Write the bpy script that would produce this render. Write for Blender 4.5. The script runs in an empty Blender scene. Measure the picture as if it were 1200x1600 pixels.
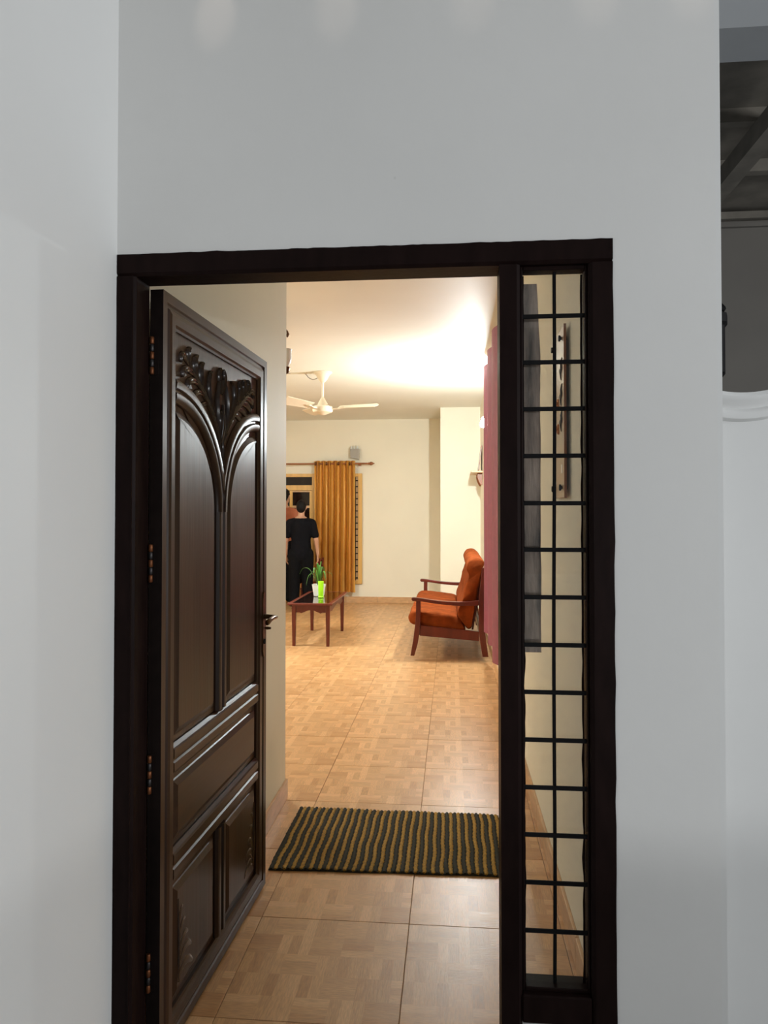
import bpy, bmesh, math, random
from mathutils import Vector, Matrix, noise
random.seed(7)
sc = bpy.context.scene
COL = sc.collection
PI = math.pi

# ------------------------------------------------------------------ camera
FPX = 1150.0
YAW = math.atan(106 / FPX)
PITCH = math.radians(1.1)
cam = bpy.data.cameras.new('camera')
cam_ob = bpy.data.objects.new('camera', cam)
COL.objects.link(cam_ob)
cam.sensor_fit = 'AUTO'
cam.sensor_width = 36.0
cam.lens = 36.0 * FPX / 1600.0
cam.shift_y = -FPX * math.tan(PITCH) / 1600.0
cam.clip_start = 0.05
cam_ob.location = (0, 0, 1.45)
cam_ob.rotation_euler = (PI / 2 + PITCH, 0, YAW)
sc.camera = cam_ob

# ------------------------------------------------------------------ world, exposure, large lights
world = bpy.data.worlds.new('world')
sc.world = world
world.use_nodes = True
bg = world.node_tree.nodes['Background']
bg.inputs[0].default_value = (0.62, 0.72, 0.85, 1)
bg.inputs[1].default_value = 0.11
vs = sc.view_settings
vs.view_transform = 'Standard'
vs.look = 'None'
vs.gamma = 1.0
vs.use_curve_mapping = False
vs.exposure = 0.0


def area_light(name, loc, target, sx, sy, power, color):
    l = bpy.data.lights.new(name, 'AREA')
    l.shape = 'RECTANGLE'
    l.size = sx
    l.size_y = sy
    l.energy = power
    l.color = color
    o = bpy.data.objects.new(name, l)
    COL.objects.link(o)
    o.location = loc
    o.rotation_euler = (Vector(target) - Vector(loc)).to_track_quat('-Z', 'Y').to_euler()
    return o


# evening light that reaches the porch from its open side, over the parapet
area_light('porch_open_side_light', (6.0, 0.0, 2.2), (-0.4, 1.6, 1.4), 1.6, 1.6, 184, (0.95, 0.98, 1.0))
# lamp of the house opposite, low beyond the parapet
area_light('opposite_lamp', (2.9, -3.5, 1.26), (-0.2, 1.8, 1.0), 1.0, 0.10, 56, (0.95, 0.98, 1.0))
# fill light added to brighten the room, unseen behind the passage wall
area_light('room_fill_light', (-3.2, 7.1, 2.88), (-3.0, 7.0, 0.0), 1.2, 0.4, 118, (0.94, 0.98, 0.95))

# added unseen spots that throw warm patches on the top of the front wall
for dx_, pw_ in ((-0.589, 1.3), (-0.281, 0.9), (0.055, 0.7), (0.349, 0.8), (0.574, 0.8)):
    sl = bpy.data.lights.new('wall_patch_spot', 'SPOT')
    sl.energy = pw_
    sl.color = (1.0, 0.82, 0.68)
    sl.spot_size = math.radians(15)
    sl.spot_blend = 0.8
    sl.shadow_soft_size = 0.01
    so = bpy.data.objects.new('wall_patch_spot', sl)
    COL.objects.link(so)
    so.location = (dx_ + 0.05, 1.45, 3.06)
    so.rotation_euler = (Vector((dx_, 1.78, 2.70)) - Vector(so.location)).to_track_quat('-Z', 'Y').to_euler()

# ------------------------------------------------------------------ materials
MATS = {}


def mat(name, color, rough=0.5, metal=0.0, noise_amt=0.0, noise_scale=8.0, bump=0.0, bump_scale=60.0,
        spec=0.5, sheen=0.0, stretch=None, coat=0.0, rough_var=0.0):
    if name in MATS:
        return MATS[name]
    m = bpy.data.materials.new(name)
    m.use_nodes = True
    nt = m.node_tree
    b = nt.nodes['Principled BSDF']
    b.inputs['Base Color'].default_value = (*color, 1)
    b.inputs['Roughness'].default_value = rough
    b.inputs['Metallic'].default_value = metal
    b.inputs['Specular IOR Level'].default_value = spec
    b.inputs['Sheen Weight'].default_value = sheen
    b.inputs['Coat Weight'].default_value = coat
    tc = nt.nodes.new('ShaderNodeTexCoord')
    mp = nt.nodes.new('ShaderNodeMapping')
    if stretch:
        mp.inputs['Scale'].default_value = stretch
    nt.links.new(tc.outputs['Object'], mp.inputs['Vector'])
    if noise_amt > 0:
        n = nt.nodes.new('ShaderNodeTexNoise')
        n.inputs['Scale'].default_value = noise_scale
        n.inputs['Detail'].default_value = 6
        nt.links.new(mp.outputs[0], n.inputs['Vector'])
        mr = nt.nodes.new('ShaderNodeMapRange')
        mr.inputs['From Min'].default_value = 0.3
        mr.inputs['From Max'].default_value = 0.7
        mr.inputs['To Min'].default_value = 1 - noise_amt
        mr.inputs['To Max'].default_value = 1 + noise_amt
        nt.links.new(n.outputs['Fac'], mr.inputs['Value'])
        mx = nt.nodes.new('ShaderNodeVectorMath')
        mx.operation = 'SCALE'
        mx.inputs[0].default_value = color
        nt.links.new(mr.outputs[0], mx.inputs['Scale'])
        nt.links.new(mx.outputs[0], b.inputs['Base Color'])
        if rough_var:
            m2 = nt.nodes.new('ShaderNodeMapRange')
            m2.inputs['To Min'].default_value = rough - rough_var
            m2.inputs['To Max'].default_value = rough + rough_var
            nt.links.new(n.outputs['Fac'], m2.inputs['Value'])
            nt.links.new(m2.outputs[0], b.inputs['Roughness'])
    if bump > 0:
        n2 = nt.nodes.new('ShaderNodeTexNoise')
        n2.inputs['Scale'].default_value = bump_scale
        n2.inputs['Detail'].default_value = 4
        nt.links.new(mp.outputs[0], n2.inputs['Vector'])
        bp = nt.nodes.new('ShaderNodeBump')
        bp.inputs['Strength'].default_value = bump
        bp.inputs['Distance'].default_value = 0.004
        nt.links.new(n2.outputs['Fac'], bp.inputs['Height'])
        nt.links.new(bp.outputs[0], b.inputs['Normal'])
    MATS[name] = m
    return m


def emit(name, color, strength):
    m = bpy.data.materials.new(name)
    m.use_nodes = True
    b = m.node_tree.nodes['Principled BSDF']
    b.inputs['Base Color'].default_value = (*color, 1)
    b.inputs['Emission Color'].default_value = (*color, 1)
    b.inputs['Emission Strength'].default_value = strength
    return m


def plaster(name, color, stain=(0.5, 0.5, 0.48), stain_amt=0.12, bump=0.12):
    m = mat(name, color, 0.62, noise_amt=0.025, noise_scale=1.6, bump=bump, bump_scale=26, spec=0.3)
    nt = m.node_tree
    b = nt.nodes['Principled BSDF']
    src = b.inputs['Base Color'].links[0].from_socket
    tc = [n for n in nt.nodes if n.type == 'TEX_COORD'][0]
    n = nt.nodes.new('ShaderNodeTexNoise')
    n.inputs['Scale'].default_value = 3.2
    n.inputs['Detail'].default_value = 8
    n.inputs['Roughness'].default_value = 0.65
    nt.links.new(tc.outputs['Object'], n.inputs['Vector'])
    r = nt.nodes.new('ShaderNodeValToRGB')
    r.color_ramp.elements[0].position = 0.60
    r.color_ramp.elements[0].color = (0, 0, 0, 1)
    r.color_ramp.elements[1].position = 0.78
    r.color_ramp.elements[1].color = (stain_amt, stain_amt, stain_amt, 1)
    nt.links.new(n.outputs['Fac'], r.inputs[0])
    # tiny specks
    v = nt.nodes.new('ShaderNodeTexVoronoi')
    v.inputs['Scale'].default_value = 5.5
    nt.links.new(tc.outputs['Object'], v.inputs['Vector'])
    lt = nt.nodes.new('ShaderNodeMath')
    lt.operation = 'LESS_THAN'
    lt.inputs[1].default_value = 0.018
    nt.links.new(v.outputs['Distance'], lt.inputs[0])
    ad = nt.nodes.new('ShaderNodeMath')
    ad.operation = 'MULTIPLY_ADD'
    ad.inputs[1].default_value = 0.35
    ad.use_clamp = True
    nt.links.new(lt.outputs[0], ad.inputs[0])
    nt.links.new(r.outputs[0], ad.inputs[2])
    mx = nt.nodes.new('ShaderNodeMix')
    mx.data_type = 'RGBA'
    mx.inputs[7].default_value = (*stain, 1)
    nt.links.new(ad.outputs[0], mx.inputs[0])
    nt.links.new(src, mx.inputs[6])
    nt.links.new(mx.outputs[2], b.inputs['Base Color'])
    return m


def tile_material(name, base, plain=False):
    """printed parquet blocks on a glazed tile; coordinates are the tile's own"""
    m = bpy.data.materials.new(name)
    m.use_nodes = True
    nt = m.node_tree
    N = nt.nodes
    L = nt.links
    b = N['Principled BSDF']

    def math_n(op, a, bb=None, c=None):
        n = N.new('ShaderNodeMath')
        n.operation = op
        for i, v in enumerate((a, bb, c)):
            if v is None:
                continue
            if isinstance(v, (int, float)):
                n.inputs[i].default_value = v
            else:
                L.new(v, n.inputs[i])
        return n.outputs[0]
    tc = N.new('ShaderNodeTexCoord')
    sp = N.new('ShaderNodeSeparateXYZ')
    L.new(tc.outputs['Object'], sp.inputs[0])
    cell = 0.528 / 5
    u = math_n('DIVIDE', sp.outputs[0], cell)
    v = math_n('DIVIDE', sp.outputs[1], cell)
    # staggered rows make the stair-like joints of the print
    iv0 = math_n('FLOOR', v)
    u = math_n('ADD', u, math_n('MULTIPLY', iv0, 0.34))
    iu = math_n('FLOOR', u)
    iv = iv0
    fu = math_n('SUBTRACT', u, iu)
    fv = math_n('SUBTRACT', v, iv)
    cpo = N.new('ShaderNodeCombineXYZ')
    L.new(iu, cpo.inputs[0])
    L.new(iv, cpo.inputs[1])
    cpo.inputs[2].default_value = 5.3
    wpo = N.new('ShaderNodeTexWhiteNoise')
    wpo.noise_dimensions = '3D'
    L.new(cpo.outputs[0], wpo.inputs['Vector'])
    chk = math_n('MODULO', math_n('ADD', math_n('ADD', iu, iv), 40), 2)
    flip = math_n('GREATER_THAN', wpo.outputs['Value'], 0.68)
    par = math_n('ABSOLUTE', math_n('SUBTRACT', chk, flip))
    across = math_n('ADD', math_n('MULTIPLY', par, fu), math_n('MULTIPLY', math_n('SUBTRACT', 1, par), fv))
    along = math_n('ADD', math_n('MULTIPLY', par, fv), math_n('MULTIPLY', math_n('SUBTRACT', 1, par), fu))
    st = math_n('MULTIPLY', across, 3)
    ist = math_n('FLOOR', st)
    fst = math_n('SUBTRACT', st, ist)
    cx = N.new('ShaderNodeCombineXYZ')
    L.new(iu, cx.inputs[0])
    L.new(iv, cx.inputs[1])
    L.new(ist, cx.inputs[2])
    wn = N.new('ShaderNodeTexWhiteNoise')
    wn.noise_dimensions = '3D'
    L.new(cx.outputs[0], wn.inputs['Vector'])
    # grain
    cg = N.new('ShaderNodeCombineXYZ')
    L.new(math_n('MULTIPLY', along, 2.0), cg.inputs[0])
    L.new(math_n('MULTIPLY', across, 16.0), cg.inputs[1])
    L.new(math_n('ADD', math_n('MULTIPLY', iu, 7.3), math_n('MULTIPLY', iv, 3.1)), cg.inputs[2])
    gn = N.new('ShaderNodeTexNoise')
    gn.inputs['Scale'].default_value = 1.6
    gn.inputs['Detail'].default_value = 5
    L.new(cg.outputs[0], gn.inputs['Vector'])
    ramp = N.new('ShaderNodeValToRGB')
    e = ramp.color_ramp.elements
    e[0].position = 0.0
    e[0].color = (base[0] * 0.82, base[1] * 0.75, base[2] * 0.66, 1)
    e[1].position = 1.0
    e[1].color = (base[0] * 1.12, base[1] * 1.17, base[2] * 1.25, 1)
    for p_, s_ in ((0.35, 0.92), (0.72, 1.02)):
        q = ramp.color_ramp.elements.new(p_)
        q.color = (base[0] * s_, base[1] * s_, base[2] * s_, 1)
    L.new(wn.outputs['Value'], ramp.inputs[0])
    gs = N.new('ShaderNodeMapRange')
    gs.inputs['From Min'].default_value = 0.25
    gs.inputs['From Max'].default_value = 0.75
    gs.inputs['To Min'].default_value = 0.79
    gs.inputs['To Max'].default_value = 1.17
    L.new(gn.outputs['Fac'], gs.inputs['Value'])
    mul = N.new('ShaderNodeVectorMath')
    mul.operation = 'SCALE'
    L.new(ramp.outputs[0], mul.inputs[0])
    oi = N.new('ShaderNodeObjectInfo')
    tv = math_n('MULTIPLY_ADD', oi.outputs['Random'], 0.14, 0.93)
    L.new(math_n('MULTIPLY', gs.outputs[0], tv), mul.inputs['Scale'])
    L.new(mul.outputs[0], b.inputs['Base Color'])
    b.inputs['Roughness'].default_value = 0.30
    b.inputs['Specular IOR Level'].default_value = 0.5
    rr = math_n('MULTIPLY_ADD', gn.outputs['Fac'], 0.22, 0.24)
    L.new(rr, b.inputs['Roughness'])
    bp = N.new('ShaderNodeBump')
    bp.inputs['Strength'].default_value = 0.22
    bp.inputs['Distance'].default_value = 0.0012
    L.new(gn.outputs['Fac'], bp.inputs['Height'])
    L.new(bp.outputs[0], b.inputs['Normal'])
    return m


def glass_mat(name, tint=(0.98, 0.985, 0.97), dirt=0.0, rough=0.02):
    m = bpy.data.materials.new(name)
    m.use_nodes = True
    nt = m.node_tree
    N = nt.nodes
    L = nt.links
    N.remove(N['Principled BSDF'])
    out = [n for n in N if n.type == 'OUTPUT_MATERIAL'][0]
    tr = N.new('ShaderNodeBsdfTransparent')
    tr.inputs[0].default_value = (*tint, 1)
    gl = N.new('ShaderNodeBsdfGlossy')
    gl.inputs['Roughness'].default_value = rough
    fr = N.new('ShaderNodeFresnel')
    fr.inputs[0].default_value = 1.45
    mx = N.new('ShaderNodeMixShader')
    L.new(fr.outputs[0], mx.inputs[0])
    L.new(tr.outputs[0], mx.inputs[1])
    L.new(gl.outputs[0], mx.inputs[2])
    last = mx
    if dirt > 0:
        df = N.new('ShaderNodeBsdfDiffuse')
        df.inputs[0].default_value = (0.55, 0.52, 0.47, 1)
        tc = N.new('ShaderNodeTexCoord')
        n = N.new('ShaderNodeTexNoise')
        n.inputs['Scale'].default_value = 9
        n.inputs['Detail'].default_value = 8
        n.inputs['Roughness'].default_value = 0.7
        L.new(tc.outputs['Object'], n.inputs['Vector'])
        r = N.new('ShaderNodeMapRange')
        r.inputs['From Min'].default_value = 0.45
        r.inputs['From Max'].default_value = 0.85
        r.inputs['To Min'].default_value = dirt * 0.35
        r.inputs['To Max'].default_value = dirt * 2.2
        L.new(n.outputs['Fac'], r.inputs['Value'])
        m2 = N.new('ShaderNodeMixShader')
        L.new(r.outputs[0], m2.inputs[0])
        L.new(mx.outputs[0], m2.inputs[1])
        L.new(df.outputs[0], m2.inputs[2])
        last = m2
    L.new(last.outputs[0], out.inputs['Surface'])
    return m


M_EXT = plaster('exterior_paint', (0.70, 0.695, 0.68))
M_EXT2 = plaster('exterior_paint_cool', (0.70, 0.70, 0.69), stain_amt=0.06, bump=0.05)
M_CREAM = plaster('cream_paint', (0.86, 0.81, 0.665), stain=(0.7, 0.6, 0.42), stain_amt=0.05, bump=0.04)
M_CEIL = plaster('ceiling_paint', (0.83, 0.81, 0.72), stain=(0.7, 0.62, 0.5), stain_amt=0.05, bump=0.03)
M_FRAME = mat('dark_frame_paint', (0.0105, 0.0052, 0.0045), 0.45, noise_amt=0.25, noise_scale=30, bump=0.12, bump_scale=60,
              stretch=(1, 1, 0.3), spec=0.06)
M_DOOR = mat('dark_walnut', (0.032, 0.0140, 0.0068), 0.36, noise_amt=0.50, noise_scale=22, bump=0.12, bump_scale=70,
             stretch=(1, 1, 0.05), rough_var=0.08, spec=0.29)
M_DOORH = mat('dark_walnut_rail', (0.032, 0.0140, 0.0068), 0.36, noise_amt=0.50, noise_scale=22, bump=0.12, bump_scale=70,
              stretch=(0.05, 1, 1), rough_var=0.08, spec=0.29)
M_CARVE = mat('dark_walnut_carved', (0.030, 0.016, 0.010), 0.22, noise_amt=0.25, noise_scale=30)
M_TILE = tile_material('parquet_tile', (0.61, 0.340, 0.148))
M_GROUT = mat('grout', (0.30, 0.17, 0.085), 0.8)
M_SKIRT = mat('skirting_tile', (0.60, 0.36, 0.18), 0.35, noise_amt=0.16, noise_scale=9, stretch=(1, 1, 4))
M_IRON = mat('black_iron', (0.006, 0.0055, 0.006), 0.6, noise_amt=0.3, noise_scale=40, bump=0.2, spec=0.12)
M_BRONZE = mat('antique_bronze', (0.12, 0.065, 0.030), 0.3, metal=0.9, noise_amt=0.3, noise_scale=50)
M_COPPER = mat('worn_copper', (0.16, 0.055, 0.02), 0.45, metal=0.7, noise_amt=0.3, noise_scale=90)
M_STEEL = mat('worn_steel', (0.05, 0.045, 0.045), 0.45, metal=0.9)
M_RED = mat('red_brown_wood', (0.120, 0.017, 0.008), 0.34, noise_amt=0.22, noise_scale=18, stretch=(1, 1, 0.2))
M_RUST = mat('rust_velvet', (0.25, 0.052, 0.010), 0.9, noise_amt=0.30, noise_scale=11, bump=0.25, bump_scale=240, spec=0.1)
M_MAROON = mat('maroon_cloth', (0.25, 0.060, 0.090), 0.6, noise_amt=0.1, noise_scale=20)
M_GOLD = mat('gold_satin', (0.66, 0.31, 0.045), 0.38, metal=0.25, noise_amt=0.10, noise_scale=12, stretch=(1, 1, 0.05))
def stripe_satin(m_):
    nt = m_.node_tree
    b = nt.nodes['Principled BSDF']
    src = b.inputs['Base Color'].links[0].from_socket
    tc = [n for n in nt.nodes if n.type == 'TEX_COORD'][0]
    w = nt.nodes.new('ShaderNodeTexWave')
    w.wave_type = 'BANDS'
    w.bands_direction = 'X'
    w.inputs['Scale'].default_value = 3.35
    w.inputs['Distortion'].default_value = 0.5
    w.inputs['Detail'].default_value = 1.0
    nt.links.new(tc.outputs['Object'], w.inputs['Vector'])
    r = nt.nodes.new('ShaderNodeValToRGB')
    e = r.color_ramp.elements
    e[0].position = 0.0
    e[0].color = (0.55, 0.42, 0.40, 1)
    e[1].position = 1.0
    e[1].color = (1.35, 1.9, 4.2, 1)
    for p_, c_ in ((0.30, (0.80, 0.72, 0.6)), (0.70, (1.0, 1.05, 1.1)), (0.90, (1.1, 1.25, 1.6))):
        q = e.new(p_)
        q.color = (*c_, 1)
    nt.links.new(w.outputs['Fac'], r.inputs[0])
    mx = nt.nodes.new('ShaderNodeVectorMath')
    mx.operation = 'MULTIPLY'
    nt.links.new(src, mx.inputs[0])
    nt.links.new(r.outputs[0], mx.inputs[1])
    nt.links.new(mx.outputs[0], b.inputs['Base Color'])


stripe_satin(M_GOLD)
M_YWOOD = mat('yellow_wood', (0.72, 0.43, 0.13), 0.35, noise_amt=0.12, noise_scale=15, stretch=(1, 1, 0.1))
M_PANE = mat('dark_pane', (0.012, 0.006, 0.005), 0.12, spec=0.35)
M_FAN = mat('cream_enamel', (0.80, 0.71, 0.54), 0.3)
M_WHITE = mat('white_plastic', (0.82, 0.80, 0.76), 0.35)
M_SKIN = mat('skin', (0.50, 0.27, 0.17), 0.55, noise_amt=0.06)
M_BLACK = mat('black_cotton', (0.006, 0.006, 0.008), 0.9, noise_amt=0.2, noise_scale=30, spec=0.08)
M_BLACK2 = mat('black_trouser_cloth', (0.005, 0.005, 0.006), 0.9, noise_amt=0.2, noise_scale=30, spec=0.08)
M_HAIR = mat('black_hair', (0.006, 0.005, 0.005), 0.6, bump=0.6, bump_scale=160, spec=0.15)
M_RSHIRT = mat('rust_cotton', (0.34, 0.10, 0.045), 0.85, noise_amt=0.1)
M_SHOE = mat('dark_rubber', (0.02, 0.018, 0.017), 0.6)
M_GREEN = mat('leaf_green', (0.07, 0.22, 0.03), 0.4, noise_amt=0.3, noise_scale=20)
M_NEON = mat('lime_green_plastic', (0.42, 0.95, 0.02), 0.35)
M_SOIL = mat('soil', (0.05, 0.03, 0.02), 0.9, noise_amt=0.4, noise_scale=80, bump=0.5)
M_TABTOP = mat('dark_glass_top', (0.018, 0.007, 0.005), 0.06, spec=0.6, coat=0.4)
M_GLASS = glass_mat('dusty_glass', dirt=0.04)
M_LAMPGLASS = mat('frosted_glass', (0.72, 0.74, 0.72), 0.25)
M_LAMPGREY = mat('smoked_glass', (0.36, 0.34, 0.31), 0.2)
M_BOARD = mat('weathered_strip', (0.34, 0.255, 0.215), 0.5, noise_amt=0.95, noise_scale=17, bump=0.6, bump_scale=70,
              stretch=(1.6, 1, 0.35))
M_MATD = mat('dark_green_yarn', (0.020, 0.018, 0.007), 0.95, noise_amt=0.4, noise_scale=120, bump=0.8, bump_scale=260)
M_MATY = mat('mustard_yarn', (0.36, 0.195, 0.020), 0.9, noise_amt=0.35, noise_scale=120, bump=0.8, bump_scale=260)
M_ROOF = mat('dim_roof_boards', (0.20, 0.18, 0.15), 0.8, noise_amt=0.25, noise_scale=5)
M_GREYWALL = mat('grey_outer_wall', (0.19, 0.175, 0.155), 0.8, noise_amt=0.06, noise_scale=2)
M_BEAM = mat('grey_beam', (0.27, 0.28, 0.29), 0.7, noise_amt=0.06, noise_scale=4)  # flat grey for the beam, darker than the porch walls
M_EDGE = mat('door_edge_shade_tone', (0.010, 0.006, 0.005), 0.7, noise_amt=0.2, noise_scale=30, spec=0.1)  # near-black tone that carries the shade on the door's hinge edge
M_PORCH = mat('porch_cement', (0.34, 0.33, 0.32), 0.7, noise_amt=0.12, noise_scale=6)
M_ACRYL = mat('beige_panel', (0.40, 0.25, 0.13), 0.3, noise_amt=0.12, noise_scale=7)
M_ORANGE = mat('orange_print', (0.62, 0.20, 0.02), 0.5)
M_PRINT = mat('black_print', (0.02, 0.018, 0.018), 0.5)
M_CREAMW = mat('pale_wood', (0.66, 0.44, 0.24), 0.4, noise_amt=0.1, noise_scale=15)
M_BRACKET = mat('brown_bracket_wood', (0.30, 0.105, 0.035), 0.4, noise_amt=0.15)
M_BULB = emit('lit_bulb', (0.90, 0.985, 1.0), 4300.0)

# ------------------------------------------------------------------ mesh helpers
ORIG = {}


class MB:
    def __init__(self):
        self.v = []
        self.f = []
        self.mi = []
        self.cur = 0

    def add(self, vs_, fs_):
        o = len(self.v)
        self.v += [tuple(p) for p in vs_]
        self.f += [tuple(i + o for i in f) for f in fs_]
        self.mi += [self.cur] * len(fs_)
        return self

    def box(self, x0, x1, y0, y1, z0, z1, bev=0.0, seg=1):
        if bev <= 0:
            vs_ = [(x, y, z) for z in (z0, z1) for y in (y0, y1) for x in (x0, x1)]
            self.add(vs_, [(0, 2, 3, 1), (4, 5, 7, 6), (0, 1, 5, 4), (2, 6, 7, 3), (0, 4, 6, 2), (1, 3, 7, 5)])
        else:
            bm = bmesh.new()
            bmesh.ops.create_cube(bm, size=1)
            for v in bm.verts:
                v.co = Vector(((x0 + x1) / 2 + v.co.x * (x1 - x0), (y0 + y1) / 2 + v.co.y * (y1 - y0),
                               (z0 + z1) / 2 + v.co.z * (z1 - z0)))
            bmesh.ops.bevel(bm, geom=list(bm.edges), offset=bev, segments=seg, affect='EDGES', profile=0.7)
            self.addbm(bm)
        return self

    def addbm(self, bm):
        bm.verts.index_update()
        self.add([v.co[:] for v in bm.verts], [[v.index for v in f.verts] for f in bm.faces])
        bm.free()

    def loft(self, rings, closed=True, cap=True, loop=False):
        n = len(rings[0])
        vs_ = [p for r in rings for p in r]
        fs_ = []
        R = len(rings)
        for i in range(R if loop else R - 1):
            a = i * n
            b_ = ((i + 1) % R) * n
            for j in range(n if closed else n - 1):
                k = (j + 1) % n
                fs_.append((a + j, a + k, b_ + k, b_ + j))
        if cap and closed and not loop:
            fs_.append(tuple(range(n))[::-1])
            fs_.append(tuple((R - 1) * n + j for j in range(n)))
        return self.add(vs_, fs_)

    def tube(self, path, r, n=8, cap=True, squash=1.0):
        P = [Vector(p) for p in path]
        rs = r if isinstance(r, (list, tuple)) else [r] * len(P)
        rings = []
        up = None
        for i, p in enumerate(P):
            t = (P[min(i + 1, len(P) - 1)] - P[max(i - 1, 0)]).normalized()
            if up is None:
                up = Vector((0, 0, 1)) if abs(t.z) < 0.9 else Vector((1, 0, 0))
            a = t.cross(up)
            if a.length < 1e-5:
                a = t.cross(Vector((0, 1, 0)))
            a.normalize()
            c = a.cross(t).normalized()
            up = c
            rings.append([p + (a * math.cos(2 * PI * k / n) + c * math.sin(2 * PI * k / n) * squash) * rs[i] for k in range(n)])
        return self.loft(rings, True, cap)

    def lathe(self, prof, c=(0, 0, 0), n=16, axis='z', cap=True):
        rings = []
        for r, h in prof:
            ring = []
            for k in range(n):
                a = 2 * PI * k / n
                x, y = r * math.cos(a), r * math.sin(a)
                if axis == 'z':
                    ring.append((c[0] + x, c[1] + y, c[2] + h))
                elif axis == 'y':
                    ring.append((c[0] + x, c[1] + h, c[2] + y))
                else:
                    ring.append((c[0] + h, c[1] + x, c[2] + y))
            rings.append(ring)
        return self.loft(rings, True, cap)

    def prism(self, poly, axis, a, b_):
        """extrude a 2d polygon; axis 'y': poly is (x,z); 'x': (y,z); 'z': (x,y)"""
        def P(p, t):
            return {'y': (p[0], t, p[1]), 'x': (t, p[0], p[1]), 'z': (p[0], p[1], t)}[axis]
        return self.loft([[P(p, a) for p in poly], [P(p, b_) for p in poly]])

    def build(self, name, material, parent=None, origin=None, smooth=False, local=False, bevel=0.0):
        og = ORIG.get(parent.name, (0, 0, 0)) if parent else (origin or (0, 0, 0))
        if local:
            og = (0, 0, 0)
        me = bpy.data.meshes.new(name)
        me.from_pydata([(p[0] - og[0], p[1] - og[1], p[2] - og[2]) for p in self.v], [], self.f)
        bm = bmesh.new()
        bm.from_mesh(me)
        bmesh.ops.recalc_face_normals(bm, faces=bm.faces)
        bm.to_mesh(me)
        bm.free()
        mats = material if isinstance(material, (list, tuple)) else [material]
        for m_ in mats:
            me.materials.append(m_)
        if len(mats) > 1:
            for p, i in zip(me.polygons, self.mi):
                p.material_index = i
        if smooth:
            for p in me.polygons:
                p.use_smooth = True
            try:
                me.set_sharp_from_angle(angle=math.radians(smooth if smooth is not True else 50))
            except Exception:
                pass
        o = bpy.data.objects.new(name, me)
        COL.objects.link(o)
        if parent:
            o.parent = parent
            ORIG[o.name] = ORIG.get(parent.name, (0, 0, 0))
        else:
            o.location = og
            ORIG[o.name] = og
        if bevel:
            md = o.modifiers.new('bevel', 'BEVEL')
            md.width = bevel
            md.segments = 2
            md.limit_method = 'ANGLE'
        return o


def tag(o, label=None, cat=None, group=None, kind=None):
    if label:
        o['label'] = label
    if cat:
        o['category'] = cat
    if group:
        o['group'] = group
    if kind:
        o['kind'] = kind
    return o


def thing(name, loc, label, cat, group=None, kind=None, rz=0.0):
    o = bpy.data.objects.new(name, None)
    COL.objects.link(o)
    o.empty_display_size = 0.1
    o.location = loc
    o.rotation_euler = (0, 0, rz)
    ORIG[o.name] = tuple(loc)
    return tag(o, label, cat, group, kind)


def catmull(pts, n=6, closed=True):
    out = []
    N_ = len(pts)
    rng = range(N_) if closed else range(N_ - 1)
    for i in rng:
        if closed:
            p0, p1, p2, p3 = pts[i - 1], pts[i], pts[(i + 1) % N_], pts[(i + 2) % N_]
        else:
            p0, p1, p2, p3 = pts[max(i - 1, 0)], pts[i], pts[i + 1], pts[min(i + 2, N_ - 1)]
        for k in range(n):
            t = k / n
            out.append(tuple(0.5 * ((2 * b) + (-a + c) * t + (2 * a - 5 * b + 4 * c - d) * t * t + (-a + 3 * b - 3 * c + d) * t ** 3)
                             for a, b, c, d in zip(p0, p1, p2, p3)))
    if not closed:
        out.append(tuple(pts[-1]))
    return out


def jit_line(a, b, n, amp, axis):
    """points from a to b with a small hand-painted wobble along axis"""
    out = []
    for i in range(n + 1):
        t = i / n
        p = [a[0] + (b[0] - a[0]) * t, a[1] + (b[1] - a[1]) * t]
        if 0 < i < n:
            p[axis] += amp * (noise.noise((p[0] * 23, p[1] * 23, 3.1)) + 0.6 * noise.noise((p[0] * 71, p[1] * 71, 1.7)))
        out.append(tuple(p))
    return out


# ------------------------------------------------------------------ main dimensions
WY0, WY1 = 1.780, 1.867          # front wall
XL, XR = -0.842, 0.400           # passage left wall, right wall (inner faces)
YC = 3.690                       # where the passage opens into the room
YB, CEIL = 11.69, 2.93
XFAR = -4.2
XE = 0.618                       # outer corner of the front wall

# ------------------------------------------------------------------ the setting
m = MB()
m.box(XL, XE, WY0, WY1, 2.101, 3.10)
m.box(0.381, XE, WY0, WY1, -0.18, 2.101)
m.box(0.160, 0.381, WY0 + 0.012, WY1, -0.18, 0.244)
tag(m.build('wall_front', M_EXT), 'white plastered outer wall around the dark door frame', 'wall', kind='structure')
m = MB()
m.box(XL - 0.2, XL, -3.0, WY1, -0.18, 3.10)
tag(m.build('wall_porch_side', M_EXT2), 'white porch wall at the left edge beside the door frame', 'wall', kind='structure')
m = MB()
m.box(XL - 0.2, XL, WY1, YC, -0.1, CEIL)
m.box(XFAR - 0.2, XL - 0.2, YC - 0.2, YC, -0.1, CEIL)
tag(m.build('wall_left', M_CREAM), 'cream passage wall behind the open carved door', 'wall', kind='structure')
m = MB()
m.box(XR, XE, WY1, YB + 0.2, -0.1, CEIL)
tag(m.build('wall_right', M_CREAM), 'cream right wall of the room behind curtain and sofa', 'wall', kind='structure')
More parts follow.
